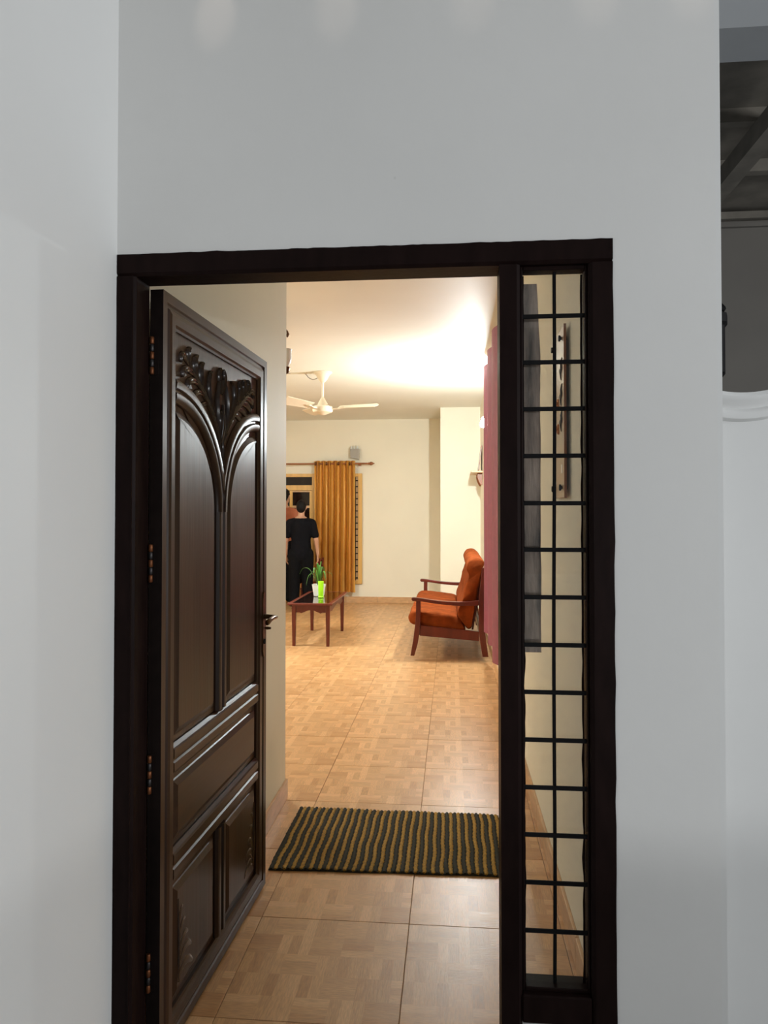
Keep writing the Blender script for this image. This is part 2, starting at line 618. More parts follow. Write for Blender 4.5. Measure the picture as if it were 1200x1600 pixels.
# outer skin of that wall, seen from the porch side
m = MB()
m.box(XE, XE + 0.012, WY0, 8.0, -0.18, 3.10)
tag(m.build('wall_outer_side', M_EXT2), 'outer face of the house side wall round the corner', 'wall', kind='structure')
m = MB()
m.box(XFAR - 0.2, XR, YB, YB + 0.2, -0.1, CEIL)
tag(m.build('wall_back', M_CREAM), 'far cream wall of the room with window and rod', 'wall', kind='structure')
m = MB()
m.box(-0.160, XR, 10.43, YB, 0, CEIL)
tag(m.build('wall_pillar', M_CREAM), 'cream pillar projecting from the far right corner', 'wall', kind='structure')
m = MB()
m.box(XFAR - 0.2, XFAR, YC, YB, -0.1, CEIL)
tag(m.build('wall_room_side', M_CREAM), 'far left wall of the room, out of sight round the passage corner', 'wall', kind='structure')
m = MB()
m.box(XFAR - 0.2, XE, WY1, YB + 0.2, CEIL, CEIL + 0.15)
tag(m.build('ceiling', M_CEIL), 'cream ceiling of the room with bright pool of light', 'ceiling', kind='structure')

# floor: grout bed with tiles as parts
T = 0.528
GX, GY = -0.152, 2.616
floor = MB().box(XFAR, XR, 1.782, YB, -0.10, -0.006).build('floor', M_GROUT)
tag(floor, 'glazed orange tan floor tiles with a parquet print', 'floor', kind='structure')
tile_cache = {}


def tile(ix, iy, x0, x1, y0, y1):
    ox, oy = GX + ix * T, GY + iy * T
    key = tuple(round(v, 4) for v in (x0 - ox, x1 - ox, y0 - oy, y1 - oy))
    if key not in tile_cache:
        g, bv = 0.0008, 0.0012
        a, b_, c, d = key[0] + g, key[1] - g, key[2] + g, key[3] - g
        me = bpy.data.meshes.new('floor_tile')
        vs_ = [(a, c, -.006), (b_, c, -.006), (b_, d, -.006), (a, d, -.006),
               (a, c, -bv), (b_, c, -bv), (b_, d, -bv), (a, d, -bv),
               (a + bv, c + bv, 0), (b_ - bv, c + bv, 0), (b_ - bv, d - bv, 0), (a + bv, d - bv, 0)]
        fs_ = [(8, 9, 10, 11)]
        for k in range(4):
            q = (k + 1) % 4
            fs_ += [(k, q, 4 + q, 4 + k), (4 + k, 4 + q, 8 + q, 8 + k)]
        me.from_pydata(vs_, [], fs_)
        me.materials.append(M_TILE)
        tile_cache[key] = me
    o = bpy.data.objects.new('floor_tile', tile_cache[key])
    COL.objects.link(o)
    o.parent = floor
    o.location = (ox, oy, random.uniform(-.0004, .0004))


for iy in range(-2, 18):
    for ix in range(-8, 2):
        x0, x1 = GX + ix * T, GX + (ix + 1) * T
        y0, y1 = GY + iy * T, GY + (iy + 1) * T
        y0, y1 = max(y0, 1.785), min(y1, YB)
        x0, x1 = max(x0, XL if y0 < YC - 0.1 else XFAR), min(x1, XR)
        if x1 - x0 < 0.02 or y1 - y0 < 0.02:
            continue
        if x0 < -0.15 and x1 > 0.39 and y1 > 10.43:
            continue
        tile(ix, iy, x0, x1, y0, y1)


def skirting(name, label, axis, fixed, depth, runs, z1=0.10):
    """row of skirting tiles; axis 'x': runs along x at y=fixed, 'y': runs along y at x=fixed"""
    root = None
    a, b_ = runs
    n = max(1, round(abs(b_ - a) / T))
    root = thing(name, (0, 0, 0), label, 'skirting', kind='structure')
    for i in range(n):
        p, q = a + (b_ - a) * i / n + 0.0012, a + (b_ - a) * (i + 1) / n - 0.0012
        mm = MB()
        lo, hi = min(fixed, fixed + depth), max(fixed, fixed + depth)
        if axis == 'x':
            mm.box(p, q, lo, hi, 0.0015, z1, 0.002)
        else:
            mm.box(lo, hi, p, q, 0.0015, z1, 0.002)
        mm.build('skirting_tile', M_SKIRT, root)


skirting('baseboard_left', 'tan tile skirting along the passage wall behind the door', 'y', XL, 0.012, (WY1 + 0.01, YC))
skirting('baseboard_return', 'tan tile skirting round the passage corner', 'x', YC, 0.012, (XFAR, XL + 0.012))
skirting('baseboard_back', 'tan tile skirting along the far wall', 'x', YB, -0.012, (XFAR, -0.175))
skirting('baseboard_right', 'tan tile skirting along the right wall', 'y', XR, -0.012, (WY1 + 0.01, 10.41))
skirting('baseboard_pillar', 'tan tile skirting on the face of the corner pillar', 'x', 10.43, -0.012, (-0.16, XR - 0.014))
skirting('baseboard_pillar_side', 'tan tile skirting on the side of the corner pillar', 'y', -0.16, -0.012, (10.43, YB - 0.014))

# porch
tag(MB().box(XL, 4.0, -3.0, 1.778, -0.30, -0.18).build('floor_porch', M_PORCH), 'grey cement porch floor outside the door', 'floor', kind='structure')
tag(MB().box(XL - 0.2, 2.4, -3.0, 2.1, 3.10, 3.25).build('ceiling_porch', M_EXT2), 'white porch ceiling above the door', 'ceiling', kind='structure')
tag(MB().box(XL, 4.0, -1.55, -1.40, -0.18, 1.02).build('wall_parapet', M_EXT2), 'low white parapet at the open side of the porch', 'wall', kind='structure')

# ------------------------------------------------------------------ door frame (trim_1)
FY0, FY1 = 1.777, 1.866
fr = thing('trim_1', (-0.2, FY0, 0), 'dark brown painted door frame with narrow side light', 'door frame', kind='structure')
HT, HB = 2.100, 2.045


def post(name, xa, xb, z0, z1, jl, jr, cham):
    """upright; jl/jr = wobble of the painted left/right edge, cham = chamfered inner edges"""
    m_ = MB()
    n = 40
    L_ = jit_line((xa, z0), (xa, z1), n, jl, 0)
    R_ = jit_line((xb, z0), (xb, z1), n, jr, 0)
    rings = []
    for (x0, z), (x1, _z) in zip(L_, R_):
        rings.append([(x0, FY0, z), (x0, FY1, z), (x1, FY1, z), (x1, FY0 + cham[1], z), (x1 - cham[1], FY0, z)] if cham[0] == 'r' else
                     [(x0, FY0 + cham[1], z), (x0, FY1, z), (x1, FY1, z), (x1, FY0, z), (x0 + cham[1], FY0, z)])
    m_.loft(rings)
    return m_.build(name, M_FRAME, fr)


post('jamb', -0.8405, -0.793, -0.17, HB, 0.0012, 0.0, ('r', 0.009))
post('mullion', 0.115, 0.164, -0.17, HB, 0.0, 0.0, ('r', 0.008))
post('jamb', 0.325, 0.3815, -0.17, HB, 0.0, 0.0026, ('l', 0.009))
m = MB()
top = jit_line((-0.8405, HT), (0.3815, HT), 90, 0.0022, 1)
m.loft([[(x, FY0, z), (x, FY1, z), (x, FY1, HB), (x, FY0 + 0.008, HB), (x, FY0, HB + 0.008)] for x, z in top])
m.build('header', M_FRAME, fr)
m = MB()
m.box(0.164, 0.325, FY0 + 0.002, FY1, 0.246, 0.312, 0.003)
m.build('sill', M_FRAME, fr)
# glazing beads round the side light, door stop strip on the jamb
for nm, a in (('glazing_bead', (0.164, 0.1715, 1.795, 1.822, 0.312, HB)), ('glazing_bead', (0.3195, 0.325, 1.795, 1.822, 0.312, HB)),
              ('glazing_bead', (0.1715, 0.3195, 1.795, 1.822, 2.034, HB)), ('glazing_bead', (0.1715, 0.3195, 1.795, 1.822, 0.312, 0.322))):
    MB().box(*a, 0.002).build(nm, M_FRAME, fr)
MB().box(-0.8015, -0.7985, FY0 - 0.0015, FY0 + 0.002, -0.16, HB).build('beading', M_FRAME, fr)

# ------------------------------------------------------------------ side light (window_1)
w1 = thing('window_1', (0.245, 1.82, 0.312), 'narrow glazed side light with black iron grille bars', 'window', kind='structure')
MB().box(0.1645, 0.3245, 1.824, 1.828, 0.3125, 2.0445).build('pane', M_GLASS, w1)
for k in range(14):
    z = 0.448 + 0.1137 * k + random.uniform(-.0012, .0012)
    MB().box(0.1645, 0.3245, 1.8065, 1.8115, z - 0.0052, z + 0.0052, 0.001).build('grille_bar', M_IRON, w1)
m = MB()
pth = [(0.2495 - 0.0062 * t + 0.0012 * math.sin(t * 9), 1.8165, 0.3125 + (2.0445 - 0.3125) * (1 - t)) for t in [i / 20 for i in range(21)]]
m.tube(pth, 0.0044, 8)
m.build('grille_upright', M_IRON, w1, smooth=True)
# slopped frame paint along the edges of the glass
for side, x0 in (('l', 0.1646), ('r', 0.3244)):
    mm = MB()
    a = []
    for i in range(81):
        z = 0.32 + 1.71 * i / 80
        w = 0.0035 + 0.003 * (noise.noise((z * 17, 5.0 if side == 'l' else 9.0, 0)) + 0.5)
        a.append((z, max(w, 0.001)))
    sg = 1 if side == 'l' else -1
    mm.loft([[(x0 + sg * 0.007, 1.8225, z), (x0 + sg * 0.007, 1.8238, z), (x0 + sg * (0.007 + w), 1.8238, z), (x0 + sg * (0.007 + w), 1.8225, z)] for z, w in a])
    mm.build('paint_edge', M_FRAME, w1)

# weathered strip behind the glass
m = MB()
n = 46
rg = []
for i in range(n + 1):
    z = 1.100 + (2.024 - 1.100) * i / n
    xr = 0.2215 + 0.0022 * noise.noise((z * 9, 0, 0)) + 0.001 * noise.noise((z * 40, 2, 0))
    if i > n - 9:
        xr -= 0.0008 * (i - n + 9)
    rg.append([(0.121, 1.869, z), (0.121, 1.886, z), (xr, 1.886, z), (xr, 1.869, z)])
m.loft(rg)
tag(m.build('wooden_strip', M_BOARD, origin=(0.17, 1.877, 1.1)), 'weathered dark grey brown strip behind the side light glass beside the mullion', 'strip')

# ------------------------------------------------------------------ carved door (door_1); local x = along leaf, -y = visible face, z up
ang = math.atan2(0.95, 0.035)
door = thing('door_1', (-0.757, 1.871, 0), 'carved dark brown wooden door standing open into the passage', 'door', kind='structure', rz=ang)
DW, DZ0, DZ1 = 0.955, 0.012, 2.038
S0, S1, SM = 0.085, 0.851, 0.468
CORE = 0.016


def dbuild(m_, name, material, parent=door, smooth=False):
    return m_.build(name, material, parent, local=True, smooth=smooth)


MB().box(0, DW, CORE, 0.036, DZ0, DZ1).build('core', M_DOOR, door, local=True)
dbuild(MB().box(-0.0006, 0.0, 0.0, 0.036, DZ0, DZ1), 'hinge_edge', M_EDGE)  # thin face with the deep shade of this edge put into its colour
rim = [(0, -CORE), (0, 0), (0.30, 0), (0.34, -0.005), (0.44, -0.005), (0.48, 0.000), (0.60, 0.003), (0.86, 0.003), (0.93, -0.003), (1.0, -0.006), (1.0, -CORE)]


def rim_piece(name, material, A, B, a, b_):
    """A,B outer corners, a,b inner corners (s,z): mitred moulded member"""
    r1 = [(A[0] + (a[0] - A[0]) * t, -h, A[1] + (a[1] - A[1]) * t) for t, h in rim]
    r2 = [(B[0] + (b_[0] - B[0]) * t, -h, B[1] + (b_[1] - B[1]) * t) for t, h in rim]
    dbuild(MB().loft([r1, r2]), name, material)


Z0i, Z1i = 0.100, 1.950
rim_piece('stile', M_DOOR, (0, DZ0), (0, DZ1), (S0, Z0i), (S0, Z1i))
rim_piece('stile', M_DOOR, (DW, DZ0), (DW, DZ1), (S1, Z0i), (S1, Z1i))
rim_piece('top_rail', M_DOORH, (0, DZ1), (DW, DZ1), (S0, Z1i), (S1, Z1i))
rim_piece('bottom_rail', M_DOORH, (0, DZ0), (DW, DZ0), (S0, Z0i), (S1, Z0i))


def rail(name, za, zb):
    h = zb - za
    pr = [(0, -CORE), (0, -0.010), (0.10, -0.002), (0.16, 0.001), (0.42, 0.001), (0.47, -0.005), (0.53, -0.005), (0.58, 0.001), (0.84, 0.001), (0.90, -0.002), (1, -0.010), (1, -CORE)]
    dbuild(MB().loft([[(S0, -hh, za + h * t) for t, hh in pr], [(S1, -hh, za + h * t) for t, hh in pr]]), name, M_DOORH)


rail('lock_rail', 0.730, 0.815)
rail('mid_rail', 0.440, 0.530)
mpr = [(-0.040, -CORE), (-0.040, -0.010), (-0.034, -0.001), (-0.026, 0.001), (-0.012, 0.001), (-0.006, -0.008), (0.006, -0.008), (0.012, 0.001), (0.026, 0.001), (0.034, -0.001), (0.040, -0.010), (0.040, -CORE)]
for za, zb in ((Z0i, 0.440), (0.815, 1.452)):
    dbuild(MB().loft([[(SM + t, -hh, za) for t, hh in mpr], [(SM + t, -hh, zb) for t, hh in mpr]]), 'muntin', M_DOOR)

# arched mouldings
ZC = 1.450
apr = [(0.0, -CORE), (0.0, -0.010), (0.08, -0.001), (0.20, 0.003), (0.38, 0.003), (0.46, -0.005), (0.54, -0.005), (0.60, 0.002), (0.80, 0.004), (0.92, 0.000), (1.0, -0.008), (1.0, -CORE)]
for sd in (-1, 1):
    rings = []
    for k in range(33):
        th = PI / 2 * (1 - k / 32)
        ring = []
        for w, h in apr:
            a_, b_ = 0.343 + 0.072 * w, 0.300 + 0.070 * w
            ds = min(a_ * math.cos(th), 0.383 - 0.0002)
            s = (S0 + ds) if sd < 0 else (S1 - ds)
            ring.append((s, -h, ZC + b_ * math.sin(th)))
        rings.append(ring)
    dbuild(MB().loft(rings), 'arch_moulding', M_DOOR, smooth=35)
# sunk ground of the carved field
dbuild(MB().prism([(S0, 1.80), (SM, 1.52), (S1, 1.80), (S1, Z1i), (S0, Z1i)], 'y', 0.011, 0.0165), 'carved_ground', M_DOOR)


def offset_poly(poly, d):
    n_ = len(poly)
    out = []
    for i in range(n_):
        p0, p1, p2 = Vector(poly[i - 1]), Vector(poly[i]), Vector(poly[(i + 1) % n_])
        e1 = (p1 - p0).normalized()
        e2 = (p2 - p1).normalized()
        n1 = Vector((-e1.y, e1.x))
        n2 = Vector((-e2.y, e2.x))
        bis = (n1 + n2)
        if bis.length < 1e-6:
            bis = n1
        bis.normalize()
        c = max(bis.dot(n1), 0.35)
        out.append(tuple(p1 + bis * (d / c)))
    return out


def raised_panel(name, poly, material):
    """poly counter-clockwise (s,z)"""
    steps = [(0.0, -CORE), (0.0005, -0.0145), (0.016, -0.0145), (0.019, -0.011), (0.034, -0.0045), (0.036, -0.0035)]
    rings = [[(s, -h, z) for s, z in offset_poly(poly, d)] for d, h in steps]
    m_ = MB()
    m_.loft(rings, True, False)
    n_ = len(poly)
    m_.f.append(tuple((len(steps) - 1) * n_ + j for j in range(n_)))
    m_.mi.append(0)
    return dbuild(m_, name, material)


arc = [(S0 + 0.343 * math.cos(PI / 2 * k / 24), ZC + 0.300 * math.sin(PI / 2 * k / 24)) for k in range(25)]
tall = [(S0 + 0.001, 0.816), (SM - 0.041, 0.816)] + arc[:-1] + [(S0 + 0.001, ZC + 0.300)]
raised_panel('tall_panel', tall, M_DOOR)
raised_panel('tall_panel', [(S0 + S1 - s, z) for s, z in reversed(tall)], M_DOOR)
raised_panel('wide_panel', [(S0, 0.531), (S1, 0.531), (S1, 0.729), (S0, 0.729)], M_DOORH)
raised_panel('low_panel', [(S0, 0.101), (SM - 0.041, 0.101), (SM - 0.041, 0.439), (S0, 0.439)], M_DOOR)
raised_panel('low_panel', [(SM + 0.041, 0.101), (S1, 0.101), (S1, 0.439), (SM + 0.041, 0.439)], M_DOOR)


def carved_leaf(parent, pts, w, h, base=0.013, curl=0.0):
    """raised leaf: pts (s,z) spine, w max half-width, h height above ground, with a mid crease"""
    sp = catmull(pts, 5, False)
    n_ = len(sp)
    rings = []
    for i, (s, z) in enumerate(sp):
        t = i / (n_ - 1)
        a = Vector(sp[min(i + 1, n_ - 1)]) - Vector(sp[max(i - 1, 0)])
        a.normalize()
        nn = Vector((-a.y, a.x))
        ww = w * (0.16 + 0.84 * math.sin(PI * min(1, t * 0.86 + 0.10)) ** 0.8) * (1 if t < .97 else .6)
        hh = h * (0.55 + 0.45 * math.sin(PI * t)) + curl * t * t
        ring = []
        for k, q in ((-1, 0), (-0.75, 0.75), (-0.38, 1.0), (0, 0.62), (0.38, 1.0), (0.75, 0.75), (1, 0)):
            ring.append((s + nn.x * ww * k, base - 0.5 * hh * q, z + nn.y * ww * k))
        ring.append((s, base + 0.002, z))
        rings.append(ring)
    return dbuild(MB().loft(rings), 'carved_leaf', M_CARVE, parent, smooth=60)


# carved spray in the spandrel
spray = dbuild(MB().tube([(SM, 0.010, 1.672), (SM - 0.002, 0.003, 1.72), (SM, 0.004, 1.80)], [0.004, 0.009, 0.005], 8), 'carved_spray', M_CARVE, smooth=True)
for sd in (-1, 1):
    def X(s):
        return SM + sd * s
    L_ = [
        ([(0.010, 1.665), (0.060, 1.735), (0.140, 1.800), (0.220, 1.845), (0.285, 1.880)], 0.0105, 0.020, 0.0),
        ([(0.020, 1.690), (0.085, 1.770), (0.120, 1.830), (0.110, 1.880), (0.088, 1.892)], 0.0075, 0.022, 0.004),
        ([(0.150, 1.805), (0.180, 1.845), (0.185, 1.885), (0.165, 1.905)], 0.0110, 0.022, 0.006),
        ([(0.200, 1.835), (0.228, 1.870), (0.230, 1.900), (0.212, 1.918)], 0.0110, 0.021, 0.006),
        ([(0.250, 1.862), (0.275, 1.890), (0.282, 1.915), (0.268, 1.928)], 0.0100, 0.020, 0.006),
        ([(0.280, 1.878), (0.312, 1.896), (0.332, 1.890), (0.336, 1.872)], 0.0105, 0.020, 0.006),
        ([(0.240, 1.856), (0.285, 1.862), (0.318, 1.852), (0.324, 1.832)], 0.0110, 0.020, 0.006),
        ([(0.200, 1.834), (0.245, 1.836), (0.282, 1.824), (0.290, 1.804)], 0.0110, 0.020, 0.006),
        ([(0.160, 1.810), (0.205, 1.808), (0.238, 1.794), (0.246, 1.776)], 0.0100, 0.018, 0.006),
        ([(0.120, 1.785), (0.155, 1.780), (0.184, 1.766), (0.190, 1.750)], 0.0085, 0.016, 0.004),
        ([(0.006, 1.680), (0.040, 1.740), (0.048, 1.800), (0.034, 1.860), (0.012, 1.888)], 0.0055, 0.024, 0.0),
        ([(0.003, 1.835), (0.017, 1.865), (0.026, 1.895), (0.014, 1.918)], 0.0095, 0.022, 0.004),
        ([(0.003, 1.705), (0.014, 1.735), (0.016, 1.760), (0.004, 1.782)], 0.0080, 0.024, 0.0),
        ([(0.002, 1.600), (0.012, 1.635), (0.014, 1.662), (0.004, 1.690)], 0.0075, 0.020, 0.0),
    ]
    for pts, w, h, c in L_:
        carved_leaf(spray, [(X(a), b_) for a, b_ in pts], w * 1.12, h, 0.011, c)
# small carvings in the outer lower corners of the low panels
for sd, e in ((1, S0), (-1, S1)):
    corner = dbuild(MB().tube([(e + sd * 0.046, 0.0045, 0.150), (e + sd * 0.043, 0.002, 0.25), (e + sd * 0.040, 0.0045, 0.380)], [0.004, 0.006, 0.003], 8), 'corner_carving', M_CARVE, smooth=True)
    for pts, w, h in (([(0.045, 0.16), (0.08, 0.18), (0.12, 0.17), (0.145, 0.150)], 0.014, 0.010),
                      ([(0.045, 0.18), (0.075, 0.215), (0.11, 0.22), (0.135, 0.205)], 0.013, 0.010),
                      ([(0.045, 0.20), (0.065, 0.245), (0.09, 0.262), (0.11, 0.255)], 0.012, 0.010),
                      ([(0.045, 0.24), (0.058, 0.285), (0.075, 0.305), (0.09, 0.302)], 0.010, 0.009),
                      ([(0.044, 0.29), (0.052, 0.325), (0.064, 0.345), (0.074, 0.345)], 0.008, 0.008)):
        carved_leaf(corner, [(e + sd * a, b_) for a, b_ in pts], w, h * 0.7, 0.0045)

# hinges
for hz in (1.862, 1.316, 0.767, 0.257):
    hg = dbuild(MB().box(-0.0018, -0.0006, 0.012, 0.034, hz - 0.052, hz + 0.052), 'hinge', M_EDGE)
    for k in range(5):
        z0 = hz - 0.050 + k * 0.020
        mm = MB().lathe([(0.0045, 0), (0.006, 0.002), (0.006, 0.017), (0.0045, 0.019)], (-0.0085, 0.0275, z0), 10)
        dbuild(mm, 'knuckle', M_COPPER if k % 2 == 0 else M_STEEL, hg, smooth=True)
# handle set on the closing stile
hp = [(0.014 * math.cos(a) + 0.903, 1.020 + (0.122 + 0.004 * math.cos(6 * a)) * math.sin(a)) for a in [2 * PI * k / 28 for k in range(28)]]
hp = [(0.903 + 0.015 * max(-1, min(1, 1.5 * math.cos(a))), 1.020 + 0.125 * math.sin(a)) for a in [2 * PI * k / 28 for k in range(28)]]
plate = dbuild(MB().prism(hp, 'y', -0.008, -0.001), 'handle_plate', M_BRONZE)
mm = MB().tube([(0.903, -0.006, 1.050), (0.903, -0.040, 1.050), (0.901, -0.050, 1.050), (0.893, -0.056, 1.050), (0.86, -0.057, 1.053), (0.82, -0.055, 1.050), (0.79, -0.054, 1.044), (0.782, -0.054, 1.040)],
               [0.010, 0.0075, 0.0075, 0.008, 0.008, 0.0085, 0.010, 0.006], 10)
mm.lathe([(0.016, 0), (0.014, 0.004), (0.009, 0.007)], (0.903, -0.0080, 1.050), 14, 'y')
dbuild(mm, 'lever', M_BRONZE, plate, smooth=True)
mm = MB().lathe([(0.010, -0.0115), (0.010, -0.0075)], (0.903, 0, 0.955), 12, 'y')
dbuild(mm, 'key_cylinder', M_IRON, plate)
mm = MB().lathe([(0.004, -0.034), (0.006, -0.020), (0.004, -0.010)], (0.903, 0, 1.006), 10, 'y')
dbuild(mm, 'knob', M_BRONZE, plate, smooth=True)

# ------------------------------------------------------------------ woven door mat
MX0, MX1, MY0, MY1 = -0.742, 0.214, 2.950, 3.572
mroot = thing('door_mat', (-0.26, 3.26, 0), 'striped dark green and mustard woven mat on the tiles', 'mat')


def mat_edge(x, v):
    y = MY0 + (MY1 - MY0) * v
    wob = 0.006 * noise.noise((x * 7, v * 3, 0.3))
    skew = -0.010 * (x - MX0) * (1 - v)
    z = 0.0045 + 0.004 * (noise.noise((x * 6, y * 6, 2.0)) + 0.4)
    return y + wob + skew + (0.045 * (x - MX0) if v < 0.5 else 0) * (1 - 2 * v if v < 0.5 else 0), max(z, 0.0022)


NS = 27
pitch = (MX1 - MX0) / NS
m = MB()
gridx = 60
rowsA, rowsB = [], []
ring_t = []
for i in range(gridx + 1):
    x = MX0 + (MX1 - MX0) * i / gridx
    ring = []
    for k in range(15):
        v = k / 14
        y, z = mat_edge(x, v)
        ring.append((x + 0.006 * noise.noise((y * 8, i * .02, 4)), y, z))
    rb = [(p[0], p[1], 0.0008) for p in reversed(ring)]
    ring_t.append(ring + rb)
m.loft(ring_t)
m.build('backing', M_MATD, mroot)
for s in range(NS):
    for kind in (0, 1):
        xc = MX0 + pitch * (s + (0.27 if kind == 0 else 0.77))
        path, rr = [], []
        n_ = 56
        for k in range(n_ + 1):
            v = k / n_
            y, z = mat_edge(xc, v)
            dx = 0.006 * noise.noise((y * 8, s * .3, 4)) + 0.0018 * math.sin(k * 1.9 + s)
            path.append((xc + dx, y, z + 0.0022 + 0.0010 * math.sin(k * PI)))
            rr.append((0.0086 if kind == 0 else 0.0080) * (1 + 0.16 * math.sin(k * PI * 0.99 + s * 1.7)) * (0.75 if k in (0, n_) else 1))
        MB().tube(path, rr, 6, squash=0.62).build('dark_rib' if kind == 0 else 'mustard_rib', M_MATD if kind == 0 else M_MATY, mroot, smooth=True)

# ------------------------------------------------------------------ wooden sofa / armchair
def seat_frame(y0, y1, prefix, root, dx=0.0, mir=1):
    """wooden settee whose open side faces -x; y0,y1 = outer faces of its two side frames"""
    k = 0.985

    def P(x, z):
        return (dx + mir * (x * k), max(0.0, (z - 1.45) * k + 1.45 - 0.0005))
    th = 0.046
    for ya in (y0, y1 - th):
        yb = ya + th
        f = [(-0.412, 0.0235), (-0.374, 0.0235), (-0.340, 0.14), (-0.321, 0.25), (-0.313, 0.36), (-0.310, 0.565), (-0.356, 0.565), (-0.358, 0.42), (-0.366, 0.33), (-0.385, 0.18)]
        MB().prism([P(*q) for q in f], 'y', ya, yb).build('front_leg', M_RED, root, bevel=0.005)
        b_ = [(0.298, 0.0235), (0.357, 0.0235), (0.338, 0.15), (0.324, 0.274), (0.316, 0.40), (0.316, 0.60), (0.330, 0.90), (0.296, 0.90), (0.264, 0.60), (0.262, 0.40), (0.263, 0.27), (0.276, 0.16)]
        MB().prism([P(*q) for q in b_], 'y', ya, yb).build('back_post', M_RED, root, bevel=0.005)
        top_ = catmull([(-0.402, 0.580), (-0.39, 0.600), (-0.30, 0.594), (-0.145, 0.573), (0.03, 0.562), (0.15, 0.566), (0.262, 0.578)], 4, False)
        bot_ = catmull([(0.262, 0.528), (0.15, 0.524), (0.03, 0.524), (-0.145, 0.540), (-0.30, 0.562), (-0.39, 0.566)], 4, False)
        MB().prism([P(*q) for q in top_ + bot_], 'y', ya - 0.006, yb + 0.006).build('armrest', M_RED, root, bevel=0.006)
        r_ = [(-0.320, 0.222), (0.264, 0.177), (0.264, 0.270), (-0.316, 0.324)]
        MB().prism([P(*q) for q in r_], 'y', ya + 0.008, yb - 0.008).build('side_rail', M_RED, root, bevel=0.004)
    for (xa, za, xb, zb) in ((-0.352, 0.22, -0.322, 0.295), (0.276, 0.185, 0.304, 0.26)):
        (x0, z0), (x1, z1) = P(xa, za), P(xb, zb)
        MB().box(min(x0, x1), max(x0, x1), y0 + th, y1 - th, z0, z1, 0.004).build('cross_rail', M_RED, root)
    (x0, z0), (x1, z1) = P(0.300, 0.80), P(0.324, 0.88)
    MB().box(min(x0, x1), max(x0, x1), y0 + th, y1 - th, z0, z1, 0.004).build('top_rail', M_RED, root)
    # seat slats and back slats
    nsl = max(3, int((y1 - y0) / 0.16))
    for i in range(nsl):
        yc = y0 + th + (y1 - y0 - 2 * th) * (i + 0.5) / nsl
        bp = [(0.195, 0.275), (0.212, 0.275), (0.316, 0.84), (0.299, 0.84)]
        MB().prism([P(*q) for q in bp], 'y', yc - 0.02, yc + 0.02).build('back_slat', M_RED, root)
    nc = max(1, round((y1 - y0) / 0.66))
    prof_s = catmull([(-0.40, 0.330), (-0.437, 0.396), (-0.385, 0.458), (-0.20, 0.446), (0.00, 0.424), (0.06, 0.40), (0.10, 0.345), (0.13, 0.268), (-0.05, 0.276), (-0.272, 0.312)], 5)
    prof_b = catmull([(0.140, 0.296), (0.066, 0.40), (0.055, 0.46), (0.099, 0.573), (0.130, 0.70), (0.166, 0.835), (0.142, 0.905), (0.176, 0.975), (0.242, 0.994), (0.300, 0.975), (0.318, 0.93),
                      (0.296, 0.86), (0.280, 0.78), (0.245, 0.60), (0.200, 0.34), (0.185, 0.292)], 5)
    w = (y1 - y0 - 2 * th + (0.0)) / nc
    for i in range(nc):
        ya, yb = y0 + th + w * i + 0.004, y0 + th + w * (i + 1) - 0.004
        for nm, prof in (('seat_cushion', prof_s), ('back_cushion', prof_b)):
            cx = sum(p[0] for p in prof) / len(prof)
            cz = sum(p[1] for p in prof) / len(prof)
            rings = []
            nn = 26
            for j in range(nn + 1):
                t = j / nn
                e = min(t, 1 - t) * w
                ins = 0.020 * (1 - min(1, e / 0.03)) ** 2
                y = ya + (yb - ya) * t
                ring = []
                for px, pz in prof:
                    d = Vector((cx - px, cz - pz))
                    L2 = d.length
                    d.normalize()
                    wr = 0.0085 * noise.noise((px * 8, y * 6, pz * 8)) + 0.005 * noise.noise((px * 22, y * 15, pz * 22)) + 0.0045 * abs(noise.noise((px * 6, y * 14, pz * 6 + 7)))
                    q = Vector((px, pz)) + d * (ins + wr)
                    a_, b2 = P(q.x, q.y)
                    ring.append((a_, y, b2))
                rings.append(ring)
            MB().loft(rings).build(nm, M_RUST, root, smooth=70)


sofa = thing('wooden_sofa', (-0.02, 8.24, 0), 'red brown wooden sofa with rust velvet cushions against the right wall', 'sofa')
seat_frame(7.215, 9.27, 'sofa', sofa)
chair = thing('wooden_chair', (-2.19, 11.26, 0), 'low red brown wooden chair with rust cushion behind the person in black', 'chair')
for x in (-2.305, -2.055):
    for y in (11.10, 11.385):
        back = x > -2.2
        MB().prism([(x, 0), (x + 0.032, 0), (x + 0.036, 0.30), (x + (0.060 if back else 0.034), 0.74 if back else 0.26), (x + (0.026 if back else 0.0), 0.74 if back else 0.26), (x + 0.0, 0.30 if back else 0.25)], 'y', y, y + 0.032).build('back_post' if back else 'front_leg', M_RED, chair, bevel=0.003)
MB().box(-2.31, -2.02, 11.095, 11.422, 0.262, 0.292, 0.004).build('seat', M_RED, chair)
MB().box(-2.305, -2.06, 11.135, 11.382, 0.293, 0.365, 0.02, 3).build('cushion', M_RUST, chair, smooth=60)
for z in (0.46, 0.58, 0.69):
    MB().box(-2.036, -2.016, 11.134, 11.383, z - 0.022, z + 0.022, 0.004).build('back_slat', M_RED, chair)

